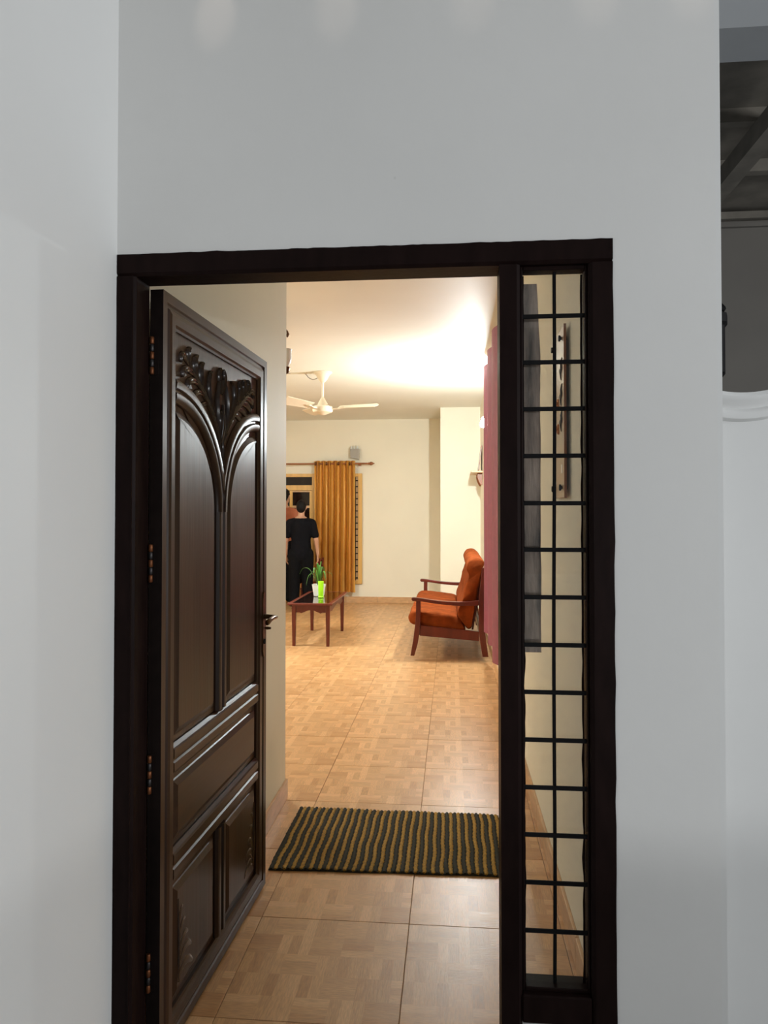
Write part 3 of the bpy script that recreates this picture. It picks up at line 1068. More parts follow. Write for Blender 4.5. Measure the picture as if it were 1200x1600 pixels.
# ------------------------------------------------------------------ coffee table and what stands on it
tb = thing('coffee_table', (-1.52, 8.42, 0), 'red brown coffee table with dark glass top and scalloped apron', 'table')
TX0, TX1, TY0, TY1, TZ = -1.762, -1.276, 7.80, 8.99, 0.470
for x in (TX0 + 0.035, TX1 - 0.080):
    for y in (TY0 + 0.055, TY1 - 0.10):
        m = MB()
        m.loft([[(x + 0.006, y + 0.006, 0), (x + 0.039, y + 0.006, 0), (x + 0.039, y + 0.039, 0), (x + 0.006, y + 0.039, 0)],
                [(x, y, 0.36), (x + 0.045, y, 0.36), (x + 0.045, y + 0.045, 0.36), (x, y + 0.045, 0.36)],
                [(x, y, TZ - 0.022), (x + 0.045, y, TZ - 0.022), (x + 0.045, y + 0.045, TZ - 0.022), (x, y + 0.045, TZ - 0.022)]])
        m.build('leg', M_RED, tb, bevel=0.003)


def apron(axis, fixed, a, b_):
    n_ = 36
    lo = []
    for i in range(n_ + 1):
        t = i / n_
        c = abs(t - 0.5) * 2
        d = 0.085 if c > 0.62 else 0.055 + 0.030 * (0.5 - 0.5 * math.cos(PI * c / 0.62))
        if 0.55 < c < 0.75:
            d += 0.008 * math.sin(PI * (c - 0.55) / 0.2)
        lo.append((a + (b_ - a) * t, TZ - 0.022 - d))
    poly = lo + [(b_, TZ - 0.022), (a, TZ - 0.022)]
    MB().prism(poly, axis, fixed, fixed + 0.018).build('apron', M_RED, tb)


apron('y', TY0 + 0.065, TX0 + 0.082, TX1 - 0.082)
apron('y', TY1 - 0.083, TX0 + 0.082, TX1 - 0.082)
apron('x', TX0 + 0.045, TY0 + 0.102, TY1 - 0.102)
apron('x', TX1 - 0.063, TY0 + 0.102, TY1 - 0.102)
m = MB()
m.box(TX0, TX1, TY0, TY0 + 0.045, TZ - 0.022, TZ, 0.004)
m.box(TX0, TX1, TY1 - 0.045, TY1, TZ - 0.022, TZ, 0.004)
m.box(TX0, TX0 + 0.045, TY0 + 0.045, TY1 - 0.045, TZ - 0.022, TZ, 0.004)
m.box(TX1 - 0.045, TX1, TY0 + 0.045, TY1 - 0.045, TZ - 0.022, TZ, 0.004)
m.build('top_frame', M_RED, tb)
MB().box(TX0 + 0.045, TX1 - 0.045, TY0 + 0.045, TY1 - 0.045, TZ - 0.016, TZ - 0.001).build('glass_top', M_TABTOP, tb)

PXc, PYc = -1.545, 8.50
pot = thing('potted_plant', (PXc, PYc, TZ), 'small green strappy plant in a white pot on the coffee table', 'plant')
m = MB()
rg = []
for hw, z in ((0.050, 0.0005), (0.054, 0.006), (0.072, 0.135), (0.075, 0.138), (0.070, 0.138), (0.066, 0.115)):
    c = hw * 0.25
    rg.append([(PXc + sx * (hw - (c if q else 0)), PYc + sy * (hw - (0 if q else c)), TZ + z)
               for sx, sy, q in ((-1, -1, 1), (1, -1, 1), (1, -1, 0), (1, 1, 0), (1, 1, 1), (-1, 1, 1), (-1, 1, 0), (-1, -1, 0))])
m.loft(rg)
m.build('pot', M_WHITE, pot)
MB().box(PXc - 0.058, PXc + 0.058, PYc - 0.058, PYc + 0.058, TZ + 0.113, TZ + 0.120).build('soil', M_SOIL, pot)
lf = [(-0.235, 0.02, 0.25, 0.32), (-0.12, 0.05, 0.20, 0.27), (0.16, 0.0, 0.24, 0.27), (0.02, -0.05, 0.30, 0.36), (0.05, 0.08, 0.26, 0.33), (-0.05, -0.10, 0.27, 0.33), (-0.03, 0.02, 0.32, 0.38), (0.09, -0.07, 0.20, 0.28), (-0.14, -0.06, 0.13, 0.24), (0.03, 0.02, 0.36, 0.40)]
for (ex, ey, ez, mz) in lf:
    p0 = (PXc + ex * 0.06, PYc + ey * 0.06, TZ + 0.118)
    p1 = (PXc + ex * 0.45, PYc + ey * 0.45, TZ + 0.10 + mz * 0.62)
    p2 = (PXc + ex * 0.8, PYc + ey * 0.8, TZ + mz)
    p3 = (PXc + ex, PYc + ey, TZ + ez + 0.0)
    sp = catmull([p0, p1, p2, p3], 6, False)
    rings = []
    dirv = Vector((ex, ey, 0))
    if dirv.length < 0.01:
        dirv = Vector((1, 0, 0))
    sd = Vector((-dirv.y, dirv.x, 0)).normalized()
    for i, p in enumerate(sp):
        t = i / (len(sp) - 1)
        w = 0.0125 * (math.sin(PI * (0.12 + 0.86 * t)) ** 0.7)
        p = Vector(p)
        rings.append([p + sd * w + Vector((0, 0, 0.003)), p + Vector((0, 0, -0.0012)), p - sd * w + Vector((0, 0, 0.003)), p + Vector((0, 0, 0.0006))])
    MB().loft(rings).build('leaf', M_GREEN, pot)
gx, gy = -1.495, 8.345
m = MB()
m.lathe([(0.030, 0.0005), (0.033, 0.004), (0.033, 0.012), (0.026, 0.018), (0.029, 0.030), (0.032, 0.165), (0.033, 0.185), (0.030, 0.187), (0.027, 0.17), (0.024, 0.04)], (gx, gy, TZ), 20)
tag(m.build('tumbler', M_NEON, origin=(gx, gy, TZ), smooth=True), 'bright lime green tumbler on the coffee table in front of the pot', 'tumbler')

# ------------------------------------------------------------------ ceiling fan
FX, FYc = -1.36, 7.68
fan = thing('ceiling_fan', (FX, FYc, CEIL), 'cream three blade ceiling fan on a short rod', 'ceiling fan')
MB().lathe([(0.10, -0.0005), (0.10, -0.012), (0.072, -0.03), (0.05, -0.075), (0.024, -0.105), (0.016, -0.11)], (FX, FYc, CEIL), 24).build('canopy', M_FAN, fan, smooth=35)
MB().lathe([(0.0125, -0.105), (0.0125, -0.32)], (FX, FYc, CEIL), 12).build('rod', M_FAN, fan, smooth=True)
MB().lathe([(0.016, -0.27), (0.026, -0.285), (0.052, -0.335), (0.056, -0.355), (0.03, -0.358)], (FX, FYc, CEIL), 24).build('lower_cup', M_FAN, fan, smooth=40)
MB().lathe([(0.05, -0.356), (0.098, -0.362), (0.106, -0.372), (0.106, -0.412), (0.098, -0.425), (0.06, -0.440), (0.03, -0.452), (0.012, -0.456)], (FX, FYc, CEIL), 32).build('motor', M_FAN, fan, smooth=35)
for a0 in (-4, 116, 236):
    a = math.radians(a0)
    R = Matrix.Rotation(a, 3, 'Z')
    zb = CEIL - 0.395

    def bl(p):
        q = R @ Vector(p)
        return (FX + q.x, FYc + q.y, zb + q.z)
    m = MB()
    m.loft([[bl((x, -w, -0.004 + z)), bl((x, w, -0.004 + z)), bl((x, w, 0.004 + z)), bl((x, -w, 0.004 + z))] for x, w, z in ((0.100, 0.026, 0), (0.15, 0.020, 0.004), (0.19, 0.034, 0.012), (0.235, 0.040, 0.016))])
    arm = m.build('blade_iron', M_FAN, fan)
    m = MB()
    rings = []
    for i in range(15):
        t = i / 14
        x = 0.175 + (0.60 - 0.175) * t
        w = (0.058 + 0.020 * t) * (1 if t < 0.9 else math.sqrt(max(0.05, 1 - ((t - 0.9) / 0.1) ** 2)))
        tl = 0.36
        z = 0.022 + 0.012 * t
        rings.append([bl((x, -w, z - tl * w)), bl((x, -w, z - tl * w + 0.003)), bl((x, 0, z + 0.006)), bl((x, w, z + tl * w + 0.003)), bl((x, w, z + tl * w)), bl((x, 0, z + 0.003))])
    m.loft(rings)
    m.build('blade', M_FAN, fan, smooth=40)
m = MB().tube(catmull([(FX - 0.48, FYc - 0.02, CEIL - 0.008), (FX - 0.25, FYc, CEIL - 0.008), (FX - 0.19, FYc, CEIL - 0.012), (FX - 0.15, FYc, CEIL - 0.055), (FX - 0.10, FYc, CEIL - 0.075), (FX - 0.045, FYc, CEIL - 0.055)], 5, False), 0.0045, 8)
m.build('wire', M_LAMPGREY, fan, smooth=True)
m = MB().box(FX - 0.70, FX - 0.17, FYc - 0.012, FYc + 0.012, CEIL - 0.014, CEIL - 0.0005)
m.build('conduit', M_FAN, fan)

# ------------------------------------------------------------------ wall bulb (the room's lamp)
BX, BY, BZ = 0.315, 7.44, 2.33
lamp = thing('wall_bulb', (XR, BY, BZ), 'glowing white bulb in a holder high on the right wall', 'lamp')
MB().box(XR - 0.022, XR - 0.0005, BY - 0.045, BY + 0.045, BZ + 0.035, BZ + 0.125, 0.004).build('back_plate', M_WHITE, lamp)
MB().tube([(XR - 0.02, BY, BZ + 0.08), (BX + 0.02, BY, BZ + 0.078), (BX + 0.004, BY, BZ + 0.07), (BX, BY, BZ + 0.055)], [0.015, 0.014, 0.017, 0.019], 12).build('holder', M_WHITE, lamp, smooth=True)
MB().lathe([(0.012, 0.055), (0.016, 0.045), (0.026, 0.022), (0.030, 0.0), (0.026, -0.018), (0.015, -0.028), (0.004, -0.0305)], (BX, BY, BZ), 20).build('bulb', M_BULB, lamp, smooth=True)

# ------------------------------------------------------------------ curtains
def curtain(name, root, material, along, a, b_, fixed, z0, z1, waves, amp, phase=0.0, flare=1.0, n=None, side=1):
    n = n or waves * 14
    th = 0.004
    rows = 14
    rings = []
    for r in range(rows + 1):
        t = r / rows
        z = z1 + (z0 - z1) * t
        A_ = amp * (0.80 + 0.35 * t * flare)
        f_, bk = [], []
        for i in range(n + 1):
            u = i / n
            w = u * waves * 2 * PI + phase
            d = A_ * (math.sin(w) + 0.22 * math.sin(2 * w + 1.3 + 2 * t) * t) + 0.010 * t * noise.noise((u * 9, t * 2.2, phase))
            c = a + (b_ - a) * u + 0.010 * t * math.sin(u * 17 + t * 2)
            zz = z + (0.006 * math.sin(w * 0.5) if r == rows else 0)
            if along == 'x':
                f_.append((c, fixed + d, zz))
                bk.append((c, fixed + d + th, zz))
            else:
                f_.append((fixed + d, c, zz))
                bk.append((fixed + d + th, c, zz))
        rings.append(f_ + bk[::-1])
    return MB().loft(rings).build(name, material, root, smooth=True)


# maroon curtain and rod on the right wall
cr = thing('maroon_curtain', (0.34, 5.9, 0.34), 'long maroon curtain hanging on the right wall in front of sofa', 'curtain')
curtain('cloth', cr, M_MAROON, 'y', 4.35, 7.13, 0.338, 0.345, 2.815, 4, 0.046, flare=0.05, n=140)
rd = thing('curtain_rod', (0.345, 5.8, 2.83), 'dark rod above the maroon curtain', 'curtain rod')
MB().tube([(0.347, 4.15, 2.832), (0.347, 7.22, 2.832)], 0.011, 10).build('pole', M_BRACKET, rd, smooth=True)
for y in (4.25, 7.14):
    MB().box(0.350, XR - 0.0005, y - 0.008, y + 0.008, 2.822, 2.842).build('bracket', M_BRACKET, rd)

# gold curtain, rod and rings on the far wall
gr = thing('curtain_rod', (-1.9, 11.58, 2.217), 'brown rod with pointed finial across the far window', 'curtain rod')
MB().tube([(-3.6, 11.562, 2.217), (-1.32, 11.562, 2.217)], 0.0135, 12).build('pole', M_BRACKET, gr, smooth=True)
MB().lathe([(0.0135, 0), (0.022, 0.012), (0.016, 0.022), (0.030, 0.042), (0.026, 0.065), (0.012, 0.085), (0.004, 0.105)], (-1.32, 11.562, 2.217), 16, 'x').build('finial', M_BRACKET, gr, smooth=True)
for x in (-1.46, -2.9):
    MB().box(x - 0.018, x + 0.018, 11.59, YB - 0.0005, 2.185, 2.212).build('bracket', M_BRACKET, gr)
gc = thing('gold_curtain', (-1.85, 11.58, 0.18), 'gathered gold satin eyelet curtain on the far window', 'curtain')
curtain('cloth', gc, M_GOLD, 'x', -2.185, -1.525, 11.558, 0.180, 2.262, 7, 0.052, phase=0.6, flare=0.2)
for i in range(11):
    x = -2.165 + 0.617 * i / 10
    rgs = []
    for k in range(14):
        a = 2 * PI * k / 14
        c = Vector((x, 11.562 + 0.024 * math.cos(a), 2.217 + 0.024 * math.sin(a)))
        rad = Vector((0, math.cos(a), math.sin(a)))
        rgs.append([c + rad * 0.006 * math.cos(q) + Vector((1, 0, 0)) * 0.006 * math.sin(q) for q in [2 * PI * j / 6 for j in range(6)]])
    MB().loft(rgs, loop=True).build('eyelet', M_BRONZE, gc, smooth=True)

# ------------------------------------------------------------------ far window and door (window_2)
w2 = thing('window_2', (-2.4, YB, 0.3), 'yellow wooden window and door unit with dark panes on far wall', 'window', kind='structure')
Yf = YB - 0.045


def wbox(name, x0, x1, z0, z1, d=0.045, m_=M_YWOOD, y1=YB - 0.0008, par=w2):
    return MB().box(x0, x1, YB - d, y1, z0, z1, 0.003).build(name, m_, par)


wbox('jamb', -1.490, -1.425, 0.306, 2.065)
wbox('jamb', -2.235, -2.170, 0.0015, 2.065)
wbox('jamb', -3.30, -3.235, 0.0015, 2.065)
wbox('head', -3.235, -2.235, 2.012, 2.065)
wbox('head', -2.170, -1.490, 2.012, 2.065)
wbox('sill', -2.170, -1.490, 0.306, 0.360)
wbox('transom_bar', -3.235, -2.235, 1.795, 1.880)
wbox('transom_pane', -3.235, -2.235, 1.880, 2.012, 0.012, M_PANE)
# grille of the window half
wbox('dark_pane', -2.170, -1.490, 0.360, 2.012, 0.008, M_PANE)
for k in range(17):
    z = 0.40 + k * 0.097
    MB().box(-2.169, -1.491, YB - 0.034, YB - 0.022, z - 0.008, z + 0.008).build('grille_bar', M_IRON, w2)
MB().box(-1.545, -1.528, YB - 0.022, YB - 0.014, 0.361, 2.011).build('grille_upright', M_IRON, w2)
MB().box(-1.528, -1.4905, YB - 0.016, YB - 0.009, 0.361, 2.011).build('side_strip', M_CREAMW, w2)
# glazed leaf
lfd = wbox('leaf_stile', -2.275, -2.238, 0.01, 1.790, 0.036)
wbox('leaf_stile', -2.60, -2.553, 0.01, 1.790, 0.036)
wbox('leaf_stile', -3.232, -3.16, 0.01, 1.790, 0.036)
wbox('leaf_rail', -2.553, -2.275, 1.768, 1.790, 0.036, M_CREAMW)
wbox('leaf_rail', -2.553, -2.275, 1.515, 1.553, 0.036, M_CREAMW)
wbox('leaf_rail', -2.553, -2.275, 0.01, 0.30, 0.036)
wbox('leaf_rail', -3.16, -2.60, 0.01, 0.30, 0.036)
wbox('leaf_pane', -2.553, -2.275, 1.553, 1.768, 0.012, M_PANE)
wbox('leaf_pane', -2.553, -2.275, 0.30, 1.515, 0.012, M_PANE)
wbox('leaf_pane', -3.16, -2.60, 0.30, 1.790, 0.012, M_PANE)

# frosted wall lamp above the rod
wl = thing('wall_lamp', (-1.535, YB, 2.30), 'small grey glass wall lamp above the gold curtain', 'lamp')
MB().box(-1.60, -1.47, YB - 0.02, YB - 0.0005, 2.36, 2.46, 0.004).build('back_plate', M_WHITE, wl)
m = MB()
m.prism([(-1.606, 2.315), (-1.468, 2.285), (-1.462, 2.455), (-1.612, 2.455)], 'y', YB - 0.10, YB - 0.020)
m.build('shade', M_LAMPGREY, wl, bevel=0.006)
for x in (-1.59, -1.545, -1.50):
    MB().prism([(x - 0.016, 2.456), (x + 0.016, 2.456), (x + 0.006, 2.505), (x - 0.010, 2.490)], 'y', YB - 0.085, YB - 0.045).build('glass_tip', M_LAMPGLASS, wl)

# ------------------------------------------------------------------ shelf with leaning picture on the right wall
sh = thing('wall_shelf', (XR, 9.95, 1.95), 'small pale wooden shelf on brown brackets on right wall', 'shelf')
MB().box(0.250, XR - 0.001, 9.60, 10.32, 1.962, 1.985, 0.003).build('board', M_CREAMW, sh)
for y in (9.72, 10.20):
    prof = [(XR - 0.001, 1.9615), (0.335, 1.9615), (0.332, 1.92), (0.342, 1.875), (0.358, 1.84), (0.372, 1.812), (0.384, 1.802), (XR - 0.001, 1.805)]
    MB().prism(prof, 'y', y - 0.012, y + 0.012).build('bracket', M_BRACKET, sh, bevel=0.003)
pic = thing('picture_frame', (0.37, 9.95, 1.985), 'thin dark framed picture leaning on the wall shelf', 'picture')
m = MB()
m.prism([(0.350, 1.9858), (0.357, 1.9858), (0.398, 2.33), (0.391, 2.33)], 'y', 9.74, 10.16)
m.build('frame', M_BRACKET, pic)
m = MB()
m.prism([(0.3505, 2.012), (0.3518, 2.012), (0.3872, 2.307), (0.3859, 2.307)], 'y', 9.77, 10.13)
m.build('print', M_WHITE, pic)

# ------------------------------------------------------------------ decorative panel on the right wall, seen through the side light
pn = thing('wall_panel', (XR, 2.68, 1.52), 'tall beige decorative panel on four studs, behind the side light', 'wall decor')
MB().box(0.381, 0.387, 2.545, 2.83, 1.50, 2.09, 0.001).build('plate', M_ACRYL, pn)
MB().box(0.3800, 0.3885, 2.540, 2.545, 1.498, 2.092).build('edge', M_BRACKET, pn)
for y in (2.60, 2.79):
    for z in (1.535, 2.055):
        MB().lathe([(0.011, 0), (0.011, 0.006), (0.006, 0.008), (0.006, 0.0285)], (0.371, y, z), 12, 'x').build('stud', M_IRON, pn, smooth=40)
for zc in (1.955, 1.865, 1.775):
    for (pts, mt, nm) in (([(2.585, zc + 0.03), (2.60, zc + 0.012), (2.592, zc - 0.006), (2.612, zc - 0.02), (2.606, zc - 0.045)], M_PRINT, 'black_stroke'),
                          ([(2.63, zc - 0.002), (2.625, zc - 0.012), (2.60, zc - 0.012)], M_PRINT, 'black_stroke'),
                          ([(2.66, zc - 0.03), (2.675, zc - 0.014), (2.69, zc - 0.030), (2.672, zc - 0.045), (2.66, zc - 0.03)], M_ORANGE, 'orange_stroke')):
        if mt is M_ORANGE and zc > 1.9:
            continue
        sp = catmull([(0.3805, a, b_) for a, b_ in pts], 4, False)
        rr = [0.0045 * (0.35 + math.sin(PI * i / (len(sp) - 1))) for i in range(len(sp))]
        MB().tube(sp, rr, 6, squash=0.9).build(nm, mt, pn)
MB().box(0.3800, 0.3812, 2.585, 2.615, 1.585, 1.615).build('white_mark', M_WHITE, pn)

# ------------------------------------------------------------------ chandelier peeping round the passage corner
ch = thing('chandelier', (-1.43, 5.5, CEIL), 'bronze chandelier with frosted glass tulips just past the wall corner', 'chandelier')
hx, hy = -1.43, 5.5
m = MB()
m.lathe([(0.055, -0.0005), (0.055, -0.01), (0.02, -0.035), (0.008, -0.045), (0.008, -0.25), (0.025, -0.27), (0.035, -0.31), (0.02, -0.36), (0.008, -0.40), (0.003, -0.44)], (hx, hy, CEIL), 16)
m.build('stem', M_BRONZE, ch, smooth=40)
for k in range(5):
    a = math.radians(8 + 72 * k)
    c, s = math.cos(a), math.sin(a)

    def Q(r, z):
        return (hx + r * c, hy + r * s, CEIL + z)
    m = MB().tube(catmull([Q(0.02, -0.30), Q(0.08, -0.40), Q(0.14, -0.425), Q(0.165, -0.41)], 5, False), 0.007, 8)
    arm = m.build('arm', M_BRONZE, ch, smooth=True)
    q = Q(0.165, 0)
    MB().lathe([(0.006, -0.425), (0.022, -0.418), (0.034, -0.395), (0.038, -0.372), (0.02, -0.368)], q, 14).build('cup', M_BRONZE, arm, smooth=40)
    MB().lathe([(0.022, -0.367), (0.040, -0.34), (0.050, -0.30), (0.046, -0.255), (0.052, -0.235), (0.049, -0.235), (0.043, -0.255), (0.046, -0.30), (0.036, -0.338), (0.018, -0.362)], q, 16).build('glass_tulip', M_LAMPGLASS, arm, smooth=True)
    m = MB().tube(catmull([Q(0.008, -0.06), Q(0.10, -0.055), Q(0.165, -0.085), Q(0.182, -0.115), Q(0.17, -0.135)], 5, False), [0.005] * 5 + [0.006] * 5 + [0.008] * 5 + [0.013] * 6, 8)
    m.build('scroll', M_BRONZE, ch, smooth=True)

# ------------------------------------------------------------------ people
def capsule(m_, a, b_, ra, rb, n=12, sx=1.0, sy=1.0):
    """tapered capsule between a and b (rough union piece; the union is remeshed into one skin)"""
    A, B = Vector(a), Vector(b_)
    d = (B - A)
    L = d.length
    d.normalize()
    up = Vector((0, 1, 0)) if abs(d.y) < 0.9 else Vector((1, 0, 0))
    u = d.cross(up).normalized()
    w = u.cross(d)
    rings = []
    for i in range(5):
        th = -PI / 2 + PI / 2 * (i + 0.15) / 4.15
        rings.append((A + d * (ra * math.sin(th)), ra * math.cos(th)))
    for i in range(5):
        th = PI / 2 * i / 4.15
        rings.append((B + d * (rb * math.sin(th)), rb * math.cos(th)))
    m_.loft([[c + u * r * sx * math.cos(2 * PI * k / n) + w * r * sy * math.sin(2 * PI * k / n) for k in range(n)] for c, r in rings])


def ellipsoid(m_, c, rx, ry, rz, n=16):
    rings = []
    for i in range(11):
        th = -PI / 2 + PI * (i + 0.3) / 10.6
        rings.append([(c[0] + rx * math.cos(th) * math.cos(2 * PI * k / n), c[1] + ry * math.cos(th) * math.sin(2 * PI * k / n), c[2] + rz * math.sin(th)) for k in range(n)])
    m_.loft(rings)


def remesh(ob, voxel, smooth_it=6):
    r = ob.modifiers.new('remesh', 'REMESH')
    r.mode = 'VOXEL'
    r.voxel_size = voxel
    s = ob.modifiers.new('smooth', 'SMOOTH')
    s.factor = 0.5
    s.iterations = smooth_it
    dg = bpy.context.evaluated_depsgraph_get()
    me = bpy.data.meshes.new_from_object(ob.evaluated_get(dg))
    mt = [x for x in ob.data.materials]
    ob.modifiers.clear()
    ob.data = me
    me.materials.clear()
    for x in mt:
        me.materials.append(x)
    for p in me.polygons:
        p.use_smooth = True


def person(loc, rz, label, shirt, trouser, voxel, head_dx=0.0, height=1.62):
    root = thing('person', loc, label, 'person', rz=rz)
    k = height / 1.75

    def S(p):
        return (p[0] * k, p[1] * k, p[2] * k)
    # local: faces +y
    el = {1: ((0.245, -0.01, 1.12), (0.262, 0.055, 0.885)), -1: ((-0.245, 0.00, 1.12), (-0.250, 0.075, 0.890))}
    b = MB()
    cp = lambda a, c, ra, rb, **kw: capsule(b, S(a), S(c), ra * k, rb * k, **kw)
    ellipsoid(b, S((head_dx, 0.012, 1.655)), 0.076 * k, 0.096 * k, 0.100 * k)
    ellipsoid(b, S((head_dx, 0.030, 1.595)), 0.058 * k, 0.070 * k, 0.075 * k)
    capsule(b, S((head_dx, 0.100, 1.650)), S((head_dx, 0.118, 1.612)), 0.010 * k, 0.015 * k)           # nose
    capsule(b, S((head_dx - 0.022, 0.088, 1.572)), S((head_dx + 0.022, 0.088, 1.572)), 0.010 * k, 0.010 * k)  # mouth
    for s in (-1, 1):
        ellipsoid(b, S((head_dx + s * 0.079, 0.005, 1.640)), 0.010 * k, 0.020 * k, 0.032 * k)          # ears
    cp((head_dx * 0.8, 0.000, 1.58), (0, -0.015, 1.43), 0.052, 0.060)
    cp((0, -0.01, 1.40), (0, 0, 1.12), 0.115, 0.108, sx=1.25)
    cp((0, 0, 1.12), (0, -0.01, 0.95), 0.105, 0.120, sx=1.25)
    for s in (-1, 1):
        e, w = el[s]
        cp((s * 0.05, -0.012, 1.425), (s * 0.175, -0.012, 1.400), 0.055, 0.058)
        cp((s * 0.180, -0.012, 1.390), e, 0.052, 0.041)
        cp(e, w, 0.040, 0.027)
        # palm and five curled fingers
        px, py, pz = w
        cp((px, py, pz - 0.01), (px, py + 0.010, pz - 0.085), 0.026, 0.030, sx=0.62, sy=1.25)
        for q, (dy, ln) in enumerate(((0.032, 0.066), (0.012, 0.076), (-0.008, 0.070), (-0.026, 0.054))):
            f0 = (px, py + 0.010 + dy, pz - 0.095)
            f1 = (px - s * 0.010, py + 0.014 + dy, pz - 0.095 - ln * 0.55)
            f2 = (px - s * 0.030, py + 0.012 + dy, pz - 0.095 - ln * 0.92)
            cp(f0, f1, 0.0095, 0.009)
            cp(f1, f2, 0.009, 0.0075)
        cp((px, py + 0.025, pz - 0.035), (px - s * 0.012, py + 0.058, pz - 0.075), 0.012, 0.010)
        cp((px - s * 0.012, py + 0.058, pz - 0.075), (px - s * 0.018, py + 0.060, pz - 0.105), 0.010, 0.008)
        cp((s * 0.085, -0.01, 0.93), (s * 0.100, 0.012, 0.50), 0.086, 0.054)
        cp((s * 0.100, 0.005, 0.50), (s * 0.105, -0.02, 0.09), 0.053, 0.036)
        cp((s * 0.105, -0.03, 0.055), (s * 0.118, 0.13, 0.030), 0.034, 0.026)
    body = b.build('body', M_SKIN, root, local=True)
    remesh(body, voxel, 3)
    # shirt
    t = MB()
    capsule(t, S((0, -0.012, 1.375)), S((0, 0, 1.14)), 0.132 * k, 0.124 * k, sx=1.28)
    capsule(t, S((0, 0, 1.14)), S((0, -0.005, 0.96)), 0.124 * k, 0.134 * k, sx=1.26)
    capsule(t, S((0, -0.005, 0.96)), S((0, -0.008, 0.90)), 0.136 * k, 0.140 * k, sx=1.26)
    capsule(t, S((-0.08, -0.012, 1.415)), S((0.08, -0.012, 1.415)), 0.070 * k, 0.070 * k)
    for s in (-1, 1):
        e, w = el[s]
        md = tuple(a * 0.30 + c * 0.70 for a, c in zip((s * 0.182, -0.012, 1.392), e))
        capsule(t, S((s * 0.06, -0.012, 1.425)), S((s * 0.178, -0.012, 1.395)), 0.067 * k, 0.068 * k)
        capsule(t, S((s * 0.178, -0.012, 1.395)), S(md), 0.067 * k, 0.064 * k)
    o = t.build('t_shirt', shirt, root, local=True)
    remesh(o, max(voxel, 0.010), 6)
    # trousers
    t = MB()
    capsule(t, S((0, -0.005, 0.985)), S((0, -0.012, 0.88)), 0.118 * k, 0.132 * k, sx=1.24)
    for s in (-1, 1):
        capsule(t, S((s * 0.085, -0.012, 0.90)), S((s * 0.102, 0.008, 0.50)), 0.120 * k, 0.094 * k)
        capsule(t, S((s * 0.102, 0.008, 0.50)), S((s * 0.107, -0.015, 0.13)), 0.094 * k, 0.080 * k)
    o = t.build('trousers', trouser, root, local=True)
    remesh(o, max(voxel, 0.010), 6)
    # hair cap with a fringe of thickness
    t = MB()
    ellipsoid(t, S((head_dx, 0.000, 1.672)), 0.083 * k, 0.100 * k, 0.098 * k)
    ellipsoid(t, S((head_dx, -0.045, 1.640)), 0.076 * k, 0.062 * k, 0.085 * k)
    o = t.build('hair', M_HAIR, root, local=True)
    remesh(o, max(voxel, 0.008), 3)
    bm = bmesh.new()
    bm.from_mesh(o.data)
    # cut the face and ears free
    kill = [v for v in bm.verts if (v.co.y > 0.045 * k and v.co.z < 1.69 * k) or (v.co.z < 1.615 * k and v.co.y > -0.03 * k)]
    bmesh.ops.delete(bm, geom=kill, context='VERTS')
    bm.to_mesh(o.data)
    bm.free()
    for s in (-1, 1):
        t = MB()
        ellipsoid(t, S((s * 0.112, 0.055, 0.034)), 0.044 * k, 0.135 * k, 0.036 * k)
        sh_ = t.build('shoe', M_SHOE, root, local=True)
        bm = bmesh.new()
        bm.from_mesh(sh_.data)
        for v in bm.verts:
            v.co.z = max(v.co.z, 0.0005)
        bm.to_mesh(sh_.data)
        bm.free()
    return root


person((-2.218, 10.72, 0), math.radians(4), 'person in black t-shirt and trousers standing with back turned, facing the window', M_BLACK, M_BLACK2, 0.0065, 0.004, 1.615)
person((-2.585, 11.22, 0), math.radians(-10), 'person in a rust coloured shirt half hidden behind the passage wall', M_RSHIRT, M_BLACK2, 0.0085, 0.0, 1.80)

# ------------------------------------------------------------------ outside, right of the front wall
# scalloped parapet wall with moulded coping
X0p, X1p = XE + 0.012, 1.60
yP = 1.95


def scal(x):
    # hanging curve, lowest near x = .73, repeating every .42 m
    u = ((x - 0.735) / 0.42 + 0.5) % 1.0 - 0.5
    return 1.752 + 0.30 * u * u


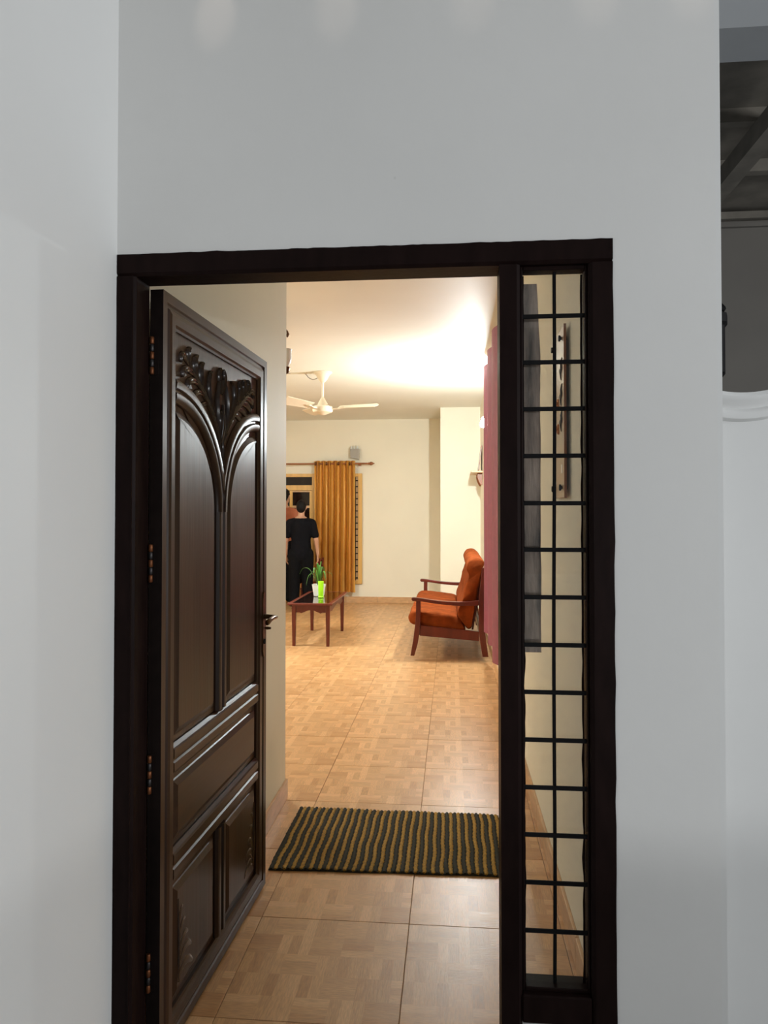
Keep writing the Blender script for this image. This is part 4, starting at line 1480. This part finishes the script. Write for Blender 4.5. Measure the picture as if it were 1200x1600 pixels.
xs = [X0p + (X1p - X0p) * i / 60 for i in range(61)]
m = MB()
m.prism([(X0p, -0.18), (X1p, -0.18)] + [(x, scal(x) - 0.07) for x in reversed(xs)], 'y', yP, yP + 0.14)
pw = tag(m.build('wall_scalloped', M_EXT2), 'white parapet wall with scalloped moulded top right of the corner', 'wall', kind='structure')
cop = [(0.0, -0.072), (-0.016, -0.066), (-0.020, -0.056), (-0.016, -0.046), (-0.006, -0.040), (-0.010, -0.030), (-0.022, -0.022), (-0.026, -0.010), (-0.020, 0.0), (0.150, 0.0), (0.150, -0.072)]
m = MB()
m.loft([[(x, yP + d, scal(x) + h) for d, h in cop] for x in xs])
m.build('coping', M_EXT2, pw, smooth=45)
tag(MB().box(X0p, 2.4, 1.95, 2.10, 2.699, 3.099).build('trim_2', M_BEAM), 'grey porch beam above the dark opening at upper right', 'beam', kind='structure')
# neighbouring shed beyond
tag(MB().box(1.2, 6.0, 6.0, 6.2, -0.3, 3.80).build('wall_neighbour', M_GREYWALL), 'dim grey wall of the shed beyond the parapet', 'wall', kind='structure')
nr = thing('shed_roof', (2.2, 4.6, 3.78), 'dark shed roof with beams and purlins beyond the parapet', 'roof', kind='structure')
MB().box(0.9, 6.0, 2.7, 6.2, 3.83, 3.90).build('roof_sheet', M_ROOF, nr)
for y in (3.70, 4.46, 5.12):
    MB().box(0.9, 6.0, y, y + 0.07, 3.745, 3.829).build('purlin', M_ROOF, nr)
for x in (1.78, 3.3):
    MB().box(x, x + 0.11, 2.75, 5.90, 3.62, 3.744).build('rafter', M_ROOF, nr)
MB().box(1.2, 6.0, 5.94, 5.999, 3.745, 3.80).build('wall_plate', M_ROOF, nr)
MB().box(1.2, 6.0, 5.965, 5.999, 3.69, 3.72).build('cornice', M_GREYWALL, nr)

# black lantern on the outer side wall
ln = thing('wall_lantern', (XE + 0.012, 2.6, 2.0), 'black wall lantern beyond the wall corner above the scalloped parapet', 'lantern')
lx, ly = 0.878, 2.62
m = MB()
m.lathe([(0.004, 1.875), (0.012, 1.885), (0.018, 1.90), (0.052, 1.915), (0.060, 1.925), (0.060, 2.085), (0.068, 2.095), (0.068, 2.125), (0.045, 2.135), (0.030, 2.14)], (lx, ly, 0), 8)
m.build('body', M_IRON, ln)
MB().lathe([(0.030, 2.1405), (0.036, 2.150), (0.022, 2.168), (0.006, 2.176)], (lx + 0.028, ly, 0), 8).build('cap', M_IRON, ln)
MB().tube([(XE + 0.0125, ly, 2.05), (0.72, ly, 2.12), (0.80, ly, 2.12), (0.818, ly, 2.09)], 0.010, 8).build('arm', M_IRON, ln, smooth=True)
MB().box(XE + 0.0125, XE + 0.022, ly - 0.03, ly + 0.03, 1.98, 2.10, 0.002).build('back_plate', M_IRON, ln)
